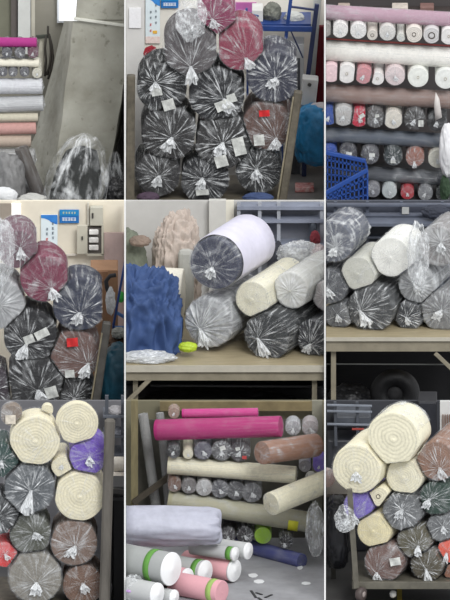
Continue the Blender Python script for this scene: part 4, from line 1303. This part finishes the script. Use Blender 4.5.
cross((271, 504), (329, 480), 12.5, YH - .62, YH - .08, (214, 209, 184), 'cream roll jutting out diagonally to the right of the stack', GH, wrap=dict(base=.04, amp=.25), tail=0, ring=.15)
re(305, 466, 6.5, (160, 158, 164), 'pale grey roll end right of the long cream roll', dy=YH + .1, L=.4)
re(319, 466, 6.5, (110, 84, 190), 'purple roll end at the right end of the stack', dy=YH + .05, L=.4, wrap=OW)
re(311, 484, 6, (206, 204, 196), 'pale roll end below the purple one', dy=YH + .35, L=.3)
cross((262, 453), (316, 445), 12.5, YH - .46, YH + .04, (138, 100, 80), 'tan brown roll lying across with its mottled end turned to the front', GH, wrap=dict(base=.04, amp=.45), tail=0, mottle=.35)
lay((258, 412.5), (182, 413.5), 5, YH + .18, YH + .22, (180, 54, 124), 'upper pink magenta roll on top of the stack', wrap=dict(base=.02, amp=.2, patch=.08))
re(174, 413, 6, (140, 114, 98), 'brown roll end left of the upper pink roll', dy=YH + .18, L=.15, wrap=OW)
re(293, 428, 8, (130, 130, 136), 'grey film covered roll end right of the magenta roll', dy=YH + .1, wrap=dict(base=.2, amp=.7), L=.2, tail=1.6)
re(310, 428, 8.5, (146, 134, 134), 'pinkish grey roll end in film next to the right end', dy=YH + .12, wrap=dict(base=.2, amp=.6), L=.2, tail=1.6)
lump('film_bunch', 315, 529, .09, .27, .06, YH - .4, film(base=.1, amp=.6, patch=.35, scale=1.5), 'clear film end gathered at the right end of the olive beige roll', 'plastic bag', .3, seed=102, freq=1.5, crease=.8)
# rack behind, standing grey rolls
rk = empty('wooden_rack', Vector((X(170), 2.4, fz)), 'weathered timber rack frame behind the stacked rolls', 'rack')
wd2 = plain((112, 104, 76), .8, .2, 6, stretch=(4, 4, .6))
box('post', (X(131), 2.1, fz), (X(138), 2.18, zat(401, 2.1)), wd2, rk)
box('post', (X(312), 2.45, fz), (X(322), 2.5, zat(401, 2.45)), plain((128, 126, 112), .8, .1), rk)
box('top_beam', (X(160), 2.45, zat(411, 2.45)), (X(312), 2.5, zat(402, 2.45)), plain((116, 104, 74), .8, .2), rk)
beam('brace', W(133, 503, 2.06), W(170, 476, 2.06), .06, .05, plain((62, 56, 46), .8, .2), rk)
box('back_board', (X(138), 2.52, fz), (X(312), 2.56, zat(420, 2.52)), plain((78, 76, 68), .8, .2), rk)
for (a_, b_, r_, c_, t_) in (((143, 414), (153, 484), 5.2, (126, 126, 124), 'left'), ((160, 413), (166, 478), 4.2, (112, 112, 112), 'right')):
    p0, p1 = W(a_[0], a_[1], 2.36), W(b_[0], b_[1], 2.28)
    p1 = p0 + (p1 - p0) * ((p0.z - fz - .05) / (p0.z - p1.z))
    d = p1 - p0
    roll(a_[0], a_[1], r_, c_, 'grey roll standing upright beside the timber post, ' + t_ + ' of the pair', P=p0, L=d.length, yaw=math.degrees(math.atan2(d.x, d.y)), pitch=math.degrees(math.asin(d.z / d.length)), wrap=OW, tail=0, group='standing grey rolls, bottom middle panel')
# big white bag and the small white and pink rolls before it
FLZ = lambda py, dy, r: None
PWH = (184, 186, 186); PP = (214, 160, 168)
GW = 'white and pink rolls heaped in front, bottom middle panel'
bag = cross((217, 527), (112, 522), 21, .75, .75, (206, 207, 216), 'big roll packed in a crumpled white lavender sack', None, wrap=None, tail=0, ring=.05, name='sacked_roll')
c = W(170, 526, .75)
for ch in list(bag.children): bpy.data.objects.remove(ch)
M = Matrix.Translation(c)
bm = bmesh.new()
lay_ = bm.verts.layers.float_vector.new('st')
pr = [(x_, r_) for x_, r_ in ((-.62, .20), (-.5, .205), (-.35, .21), (-.2, .21), (-.05, .215), (.1, .21), (.25, .205), (.36, .195), (.44, .19), (.49, .175), (.505, .13), (.50, .07), (.49, .01))]
rings = []
for i, (x_, r_) in enumerate(pr):
    ring = []
    for q in range(72):
        th = 2 * math.pi * q / 72
        p = Vector((math.cos(th) * 1.2, math.sin(th) * 1.2, x_ * 3))
        k = .09 if x_ < .3 else .2
        w_ = 1 + k * (.4 - abs(noise.noise(p * 1.7 + Vector((0, 0, th * .3)))) * 2) + .05 * (.3 - abs(noise.noise(p * 4.5)))
        rr = r_ * w_
        sq = .92 + .05 * math.cos(4 * th)
        ring.append(bm.verts.new((x_ + .03 * noise.noise(p * 3 + Vector((5, 0, 0))) * (1 if x_ > .3 else 0), rr * math.cos(th) * sq, rr * math.sin(th) * sq - .02 * x_)))
    rings.append(ring)
for i in range(len(rings) - 1):
    for q in range(72): bm.faces.new((rings[i][q], rings[i][(q + 1) % 72], rings[i + 1][(q + 1) % 72], rings[i + 1][q]))
bm.faces.new(rings[0]); bm.faces.new(rings[-1])
finish(bm, 'sack_cloth', plain((172, 174, 188), .5, .10, 7, bump=.5), bag, M)
GBAND = (92, 148, 62)
roll(171, 569, 17, (158, 161, 160), 'largest white ended roll with a green band below the sack', dy=.0, L=.75, yaw=-54, wrap=None, ring=.04, group=GW, band=(GBAND, .95, 'green paper band'), mottle=.04)
roll(222, 592, 12, PP, 'pink roll with green band lowest at the right of the heap', dy=0, L=.6, yaw=-54, wrap=None, ring=.04, group=GW, band=((150, 178, 96), .5, 'green paper band'), mottle=.04)
roll(157, 594, 11.5, PWH, 'white roll end at the bottom left of the heap', dy=-.2, L=.5, yaw=-54, wrap=None, ring=.04, group=GW, mottle=.04)
roll(174, 597, 7.5, PWH, 'small white roll end at the bottom beside the pink end', dy=-.06, L=.4, yaw=-54, wrap=None, ring=.04, group=GW, mottle=.04)
roll(187, 579, 11, PP, 'pink roll end right of the largest white one', dy=.45, L=.6, yaw=-54, wrap=None, ring=.04, group=GW, mottle=.04)
roll(205, 572, 12, (176, 180, 178), 'white roll end with green band in the middle of the heap', dy=.62, L=.7, yaw=-54, wrap=None, ring=.04, group=GW, band=(GBAND, .35, 'green paper band'), mottle=.04)
r_ = roll(234, 570.5, 11.5, (228, 172, 178), 'pink roll with a white end at the right of the heap', dy=.78, L=.6, yaw=-54, wrap=None, ring=.04, group=GW, mottle=.04)
roll(248, 551, 8.5, PWH, 'upper right white roll end with torn edge', dy=.86, L=.5, yaw=-60, wrap=None, ring=.04, group=GW, core=.2, mottle=.04)
roll(235, 554, 7, PWH, 'white roll end with green band next to the upper right one', dy=.72, L=.5, yaw=-60, wrap=None, ring=.04, group=GW, band=(GBAND, .3, 'green paper band'), mottle=.04)
for ro in [o for o in ALL_ROLLS if o.get('group') == GW and ('white' in o['label'].split(' with')[0] or 'white end' in o['label'])]:
    RR = ro.matrix_basis.to_translation(); Rr = None
    for ch in ro.children:
        if ch.name.startswith('wound_cloth'): Rr = ch.matrix_basis.to_translation().z
    bm = bmesh.new()
    pr = [(Rr * f, -.006 - .010 * (1 - f) - (.004 if q % 2 else 0)) for q, f in enumerate((.01, .16, .2, .4, .44, .64, .68, .86, .9, .97))] + [(Rr * 1.0, -.004), (Rr * 1.0, .012), (Rr * .9, .014)]
    lathe_bm(bm, pr, 40)
    finish(bm, 'end_disc', plain((240, 241, 242), .6, .03, bump=0), ro, wm(ro) @ Matrix.Translation((0, 0, Rr)))
tp = next(o for o in ALL_ROLLS if o['label'].startswith('long olive beige'))
lump('grey_film', 133, 588, .12, .12, .06, -.06, film(**FOLD), 'grey film crumpled in the bottom left corner, bottom middle panel', 'plastic', .3, seed=111)
lump('lilac_cloth', 133, 591, .065, .018, .03, -.12, plain((196, 160, 214), .6, .08), 'small lilac cloth strip in the bottom left corner', 'cloth', .2, seed=112)
for i, (px, py, w_, h_, t_) in enumerate(((253, 576, .05, .06, 'nearest the blue roll'), (259, 582, .055, .05, 'in the middle of the floor'), (306, 584, .05, .04, 'farthest right'), (300, 568, .03, .06, 'by the blue roll end'))):
    y = (603 - py) / 25.88 - fz * 0
    bm = bmesh.new()
    n = 7
    vs = [bm.verts.new((X(px) + math.cos(q / n * 6.283) * w_ * (1 + .4 * noise.noise((q * 1.7, i, 0))), y + math.sin(q / n * 6.283) * h_ * 1.6 * (1 + .4 * noise.noise((q * 2.7, i, 4))), fz + .004)) for q in range(n)]
    f = bm.faces.new(vs)
    r0 = bmesh.ops.extrude_face_region(bm, geom=[f]); bmesh.ops.translate(bm, verts=[e for e in r0['geom'] if isinstance(e, bmesh.types.BMVert)], vec=(0, 0, .004))
    tag(finish(bm, 'paper_scrap', plain((226, 228, 230), bump=0, var=.04), smooth=False), 'white paper scrap on the grey floor, ' + t_, 'paper', 'paper scraps on the floor')
bm = bmesh.new()
for a_, b_ in (((251, 591), (256, 598)), ((256, 593), (262, 595)), ((265, 598), (272, 595)), ((258, 598), (262, 601))):
    pa = Vector((X(a_[0]), (603 - a_[1]) / 25.88, fz + .004)); pb = Vector((X(b_[0]), (603 - b_[1]) / 25.88, fz + .004))
    beam_bm(bm, pa, pb, .025, .006, 0, up=(0, 0, 1))
tag(finish(bm, 'black_strap', plain((44, 44, 46)), smooth=False), 'broken black strap pieces lying on the floor', 'strap')

R0 = .11
Mt = wm(tp) @ Matrix.Translation((0, 0, R0))
bm = bmesh.new()
lathe_bm(bm, [(R0 * 1.012, .10), (R0 * 1.016, .10), (R0 * 1.016, .20), (R0 * 1.012, .20)], 40, closed_ends=(False, False))
for f in [f for f in bm.faces if (Mt.to_3x3() @ f.calc_center_median()).y > -.02 or (Mt.to_3x3() @ f.calc_center_median()).z > .03]: bm.faces.remove(f)
tag(finish(bm, 'yellow_tape', plain((214, 212, 60), .5, .05, bump=0), tp, Mt), 'strip of yellow tape')
# ================================================================== bottom right panel
bay(2, 2)
fz = FLOORZ[(2, 2)]
yw = wallz(2, 2)
GI = 'fabric rolls stacked on the cart, bottom right panel'
CI = (230, 224, 198)
stl = plain((92, 89, 79), .5, .25, 9)
cart = empty('roll_cart', W(410, 590, .6), 'grey steel trolley on castors carrying the stacked rolls, bottom right panel', 'cart')
zd = zat(581, .3)
box('deck', (X(352), .20, zd - .05), (2.6, 1.1, zd), stl, cart)
beam('front_rail', W(352, 585, .17), W(455, 585, .17), .075, .05, stl, cart)
beam('corner_post', W(349.5, 489, .12), W(356.5, 588, .12), .055, .06, stl, cart)
bm = bmesh.new()
lathe_bm(bm, [(.02, -.035), (.06, -.035), (.072, -.02), (.072, .02), (.06, .035), (.02, .035)], 24)
cw = finish(bm, 'caster_wheel', plain((78, 68, 66), .5, .2), cart, Matrix.Translation(W(361, 594, .12)) @ Matrix.Rotation(math.radians(60), 4, 'Z'))
bm = bmesh.new()
lathe_bm(bm, [(.01, -.04), (.03, -.04), (.03, .04), (.01, .04)], 16)
finish(bm, 'hub', plain((150, 140, 136), .4, .2), cw, Matrix.Translation(W(361, 594, .12)) @ Matrix.Rotation(math.radians(60), 4, 'Z'))
FI = dict(base=.05, amp=.4)
stack([
    it(382, 563, 20, (112, 84, 76), 'brown roll in tangled film with white tag at the trolley corner, bottom right panel', .33, knot=(-.3, -.5), wrap=dict(base=.05, amp=.75, lo=.5, hi=.7), tags=[(.65, .15, .55, .38, .25)]),
    it(424, 567, 17, (86, 80, 66), 'lower olive grey roll with white knot on the trolley rail, bottom right panel', .33, knot=(0, -.2), tail=2.0),
    it(421, 543, 17, (92, 88, 72), 'upper olive grey roll with white knot, bottom right panel', .33, knot=(.35, -.2), tail=1.4),
    it(446, 553, 13, (226, 88, 62), 'orange red roll at the right edge, bottom right panel', .35, knot=(-.2, -.2), wrap=FI, tail=1.6),
    it(449, 573, 8, (150, 100, 76), 'small tan roll under the orange red one, bottom right panel', .38, wrap=FI, tail=0),
    it(374, 532, 18, (222, 212, 174), 'sagging cream roll below the purple one, bottom right panel', .36, wrap=THIN, tail=0, ring=.15),
    it(406, 516, 20, (102, 104, 106), 'grey roll in streaky film below the cream ones, bottom right panel', .33, knot=(.1, .15)),
    it(436, 528, 15, (110, 112, 114), 'small grey roll above the orange red one, bottom right panel', .36, knot=(.2, .1)),
    it(361, 508, 15, (108, 84, 186), 'purple roll with bunched film above the trolley post, bottom right panel', .36, knot=(-.2, -.6), wrap=dict(base=.08, amp=.5), tail=1.3),
    it(380, 499, 10, CI, 'smallest cream roll with dark hollow centre, bottom right panel', .35, wrap=None, core=.22, ring=.3, nring=4),
    it(433, 502, 18, (48, 68, 60), 'dark green roll under the brown one, bottom right panel', .36, knot=(-.3, 0), tail=1.2),
    it(404, 482, 19, CI, 'cream roll in film under the topmost one, bottom right panel', .36, wrap=FI, tail=.0, ring=.25),
    it(359, 467, 26, CI, 'large cream spiral roll overhanging the left of the trolley, bottom right panel', .30, wrap=THIN, knot=(.05, -.1), tail=.7, ring=.35, nring=7),
    it(391, 441, 27, (234, 229, 204), 'topmost cream spiral roll with milky film sleeve, bottom right panel', .27, wrap=None, ring=.35, nring=7, L=.42),
    it(436, 461, 21, (138, 104, 86), 'brown roll with bunched film right of the topmost one, bottom right panel', .34, knot=(.2, -.3), wrap=dict(base=.05, amp=.75, lo=.5, hi=.7), L=.8, tail=1.2),
], floor_py=(581, .3), group=GI, L=.7, yaw=16)
top = next(r for r in ALL_ROLLS if r['label'].startswith('topmost cream spiral'))
M = top.matrix_basis.copy(); RR = .27 * 1.035; M.translation = M.translation + (M.to_3x3() @ Vector((0, 0, 1))) * RR
bm = bmesh.new()
pr = [(RR * (1.0 + .02 * (q % 2)), -.03 + .46 * q / 12) for q in range(13)] + [(RR * .9, .45), (RR * .5, .46)]


def tsl(r_, y, th, i):
    q = r_ * (1.012 + .03 * noise.noise((math.cos(th) * 3, math.sin(th) * 3, y * 5)))
    if math.sin(th) < .3: q = RR * .86
    return Vector((q * math.cos(th), y, q * math.sin(th)))


lathe_bm(bm, pr, 64, tsl, closed_ends=(False, False), stfn=lambda r_, y, th, i: Vector((math.cos(th) * 1.5, math.sin(th) * 1.5, y * 2)))
tag(finish(bm, 'film_sleeve', film(base=.12, amp=.6, patch=.3, scale=2.2), top, M, cap=False), 'loose milky film sleeve')
lump('film_bunch', 345, 519, .10, .13, .05, .02, film(base=.1, amp=.6, patch=.3, scale=1.5), 'bunched clear film hanging below the purple roll, bottom right panel', 'plastic bag', .35, seed=41, freq=1.5, crease=.8)
# workshop behind
tb = empty('work_table', Vector((X(335), 1.4, fz)), 'low grey brown work table behind the trolley, bottom right panel', 'table')
box('table_top', (X(326.5), 1.2, zat(497, 1.2)), (X(372), 2.1, zat(494, 1.2)), plain((98, 92, 84), .6, .15), tb)
for xx in (331, 366): box('table_leg', (X(xx), 1.3, fz), (X(xx) + .05, 1.35, zat(497, 1.2)), plain((70, 68, 64)), tb)
roll(329, 478, 10, (168, 142, 134), 'pinkish roll lying on the work table at the left edge', dy=1.3, L=.5, yaw=-40, wrap=FI, tail=0)
mc = empty('cloth_inspection_machine', Vector((X(345), 2.3, fz)), 'dark cloth inspection machine with steel rails behind the trolley', 'machine')
dk = plain((70, 74, 82), .5, .2); lt = plain((118, 124, 134), .4, .15)
box('machine_body', (X(327), 2.35, fz), (X(388), 2.75, zat(440, 2.35)), plain((48, 50, 56), .5, .15), mc, .02)
box('machine_head', (X(334), 2.3, zat(428, 2.3)), (X(371), 2.7, zat(416, 2.3)), dk, mc, .02)
for pz in (405, 411, 424): beam('rail', W(327, pz, 2.25), W(372, pz + 1, 2.25), .022, .022, lt, mc)
for xx in (335, 357): beam('upright', W(xx, 401.5, 2.28), W(xx + 1, 446, 2.28), .03, .03, dk, mc)
tag(box('red_handle_bar', (X(352), 2.18, zat(429.5, 2.2)), (X(364), 2.2, zat(428, 2.2)), plain((150, 60, 52)), mc), None)
bk = empty('black_cabinet', Vector((X(425), 2.4, fz)), 'black tall cabinet behind the topmost cream roll', 'cabinet')
box('cabinet_body', (X(418), 2.3, fz), (X(437), 2.7, zat(401.5, 2.3)), plain((26, 27, 34), .5, .15), bk, .01)
box('cabinet_door', (X(419), 2.28, fz + .1), (X(436), 2.298, zat(403, 2.28)), plain((34, 36, 44), .5, .15), bk, .005)
pf = empty('framed_board', Vector((X(446), 2.2, fz)), 'white framed rack of thin rods in the top corner, bottom right panel', 'board')
box('board_frame', (X(440), 2.2, zat(436, 2.2)), (X(456), 2.25, zat(401.5, 2.2)), plain((206, 206, 204), .5, .05), pf)
for i in range(5): box('rod', (X(442.5 + 2.2 * i), 2.17, zat(431, 2.2)), (X(443.4 + 2.2 * i), 2.19, zat(414, 2.2)), plain((120, 88, 74)), pf)
box('board_stand', (X(443), 2.2, fz), (X(446), 2.24, zat(436, 2.2)), plain((120, 120, 120)), pf)
lump('shadow_lump', 337, 532, .125, .35, .25, .9, plain((22, 23, 28), .5, .3, 6, bump=.3), 'large black lump standing in for the dark shadow left of the trolley', 'bag', .15, seed=43, power=.7)  # black shape added where deep shadow lies beside the trolley
lump('white_rag', 393, 594, .03, .035, .03, .28, cloth((206, 206, 202), .1), 'small white rag under the trolley rail', 'rag', .3, seed=44)
struct(box('floor', (X(397), -.2, fz), (X(402), 1.2, fz + .003), plain((190, 168, 60), .6, .2, 12)))
# ------------------------------------------------------------------ light, sky, camera
w = bpy.data.worlds.new('World')
scn.world = w
w.use_nodes = True
wt = w.node_tree
bg = wt.nodes['Background']
tcw = node(wt, 'ShaderNodeTexCoord'); spw = node(wt, 'ShaderNodeSeparateXYZ')
wt.links.new(tcw.outputs['Generated'], spw.inputs[0])
rw = node(wt, 'ShaderNodeValToRGB')
rw.color_ramp.elements[0].position = .0; rw.color_ramp.elements[0].color = (.50, .51, .53, 1)
rw.color_ramp.elements[1].position = .85; rw.color_ramp.elements[1].color = (1.0, 1.0, 1.0, 1)
wt.links.new(spw.outputs[2], rw.inputs[0]); wt.links.new(rw.outputs[0], bg.inputs[0])
bg.inputs[1].default_value = 1.12
sun = bpy.data.lights.new('ceiling_daylight', 'SUN')
sun.energy = 2.0
sun.angle = math.radians(24)
so = bpy.data.objects.new('ceiling_daylight', sun)
COL.objects.link(so)
so.rotation_euler = (math.radians(46), math.radians(22), 0)
cam = bpy.data.cameras.new('camera')
cam.type = 'ORTHO'
cam.ortho_scale = 6.0
cam.clip_end = 200
co = bpy.data.objects.new('camera', cam)
COL.objects.link(co)
tgt = W(225, 300, 5.0)
co.location = tgt - Vector((0, CC, -S)) * 30
co.rotation_euler = (math.radians(90) - PITCH, 0, 0)
scn.camera = co
scn.view_settings.view_transform = 'Standard'
scn.view_settings.look = 'None'
scn.cycles.transparent_max_bounces = 24
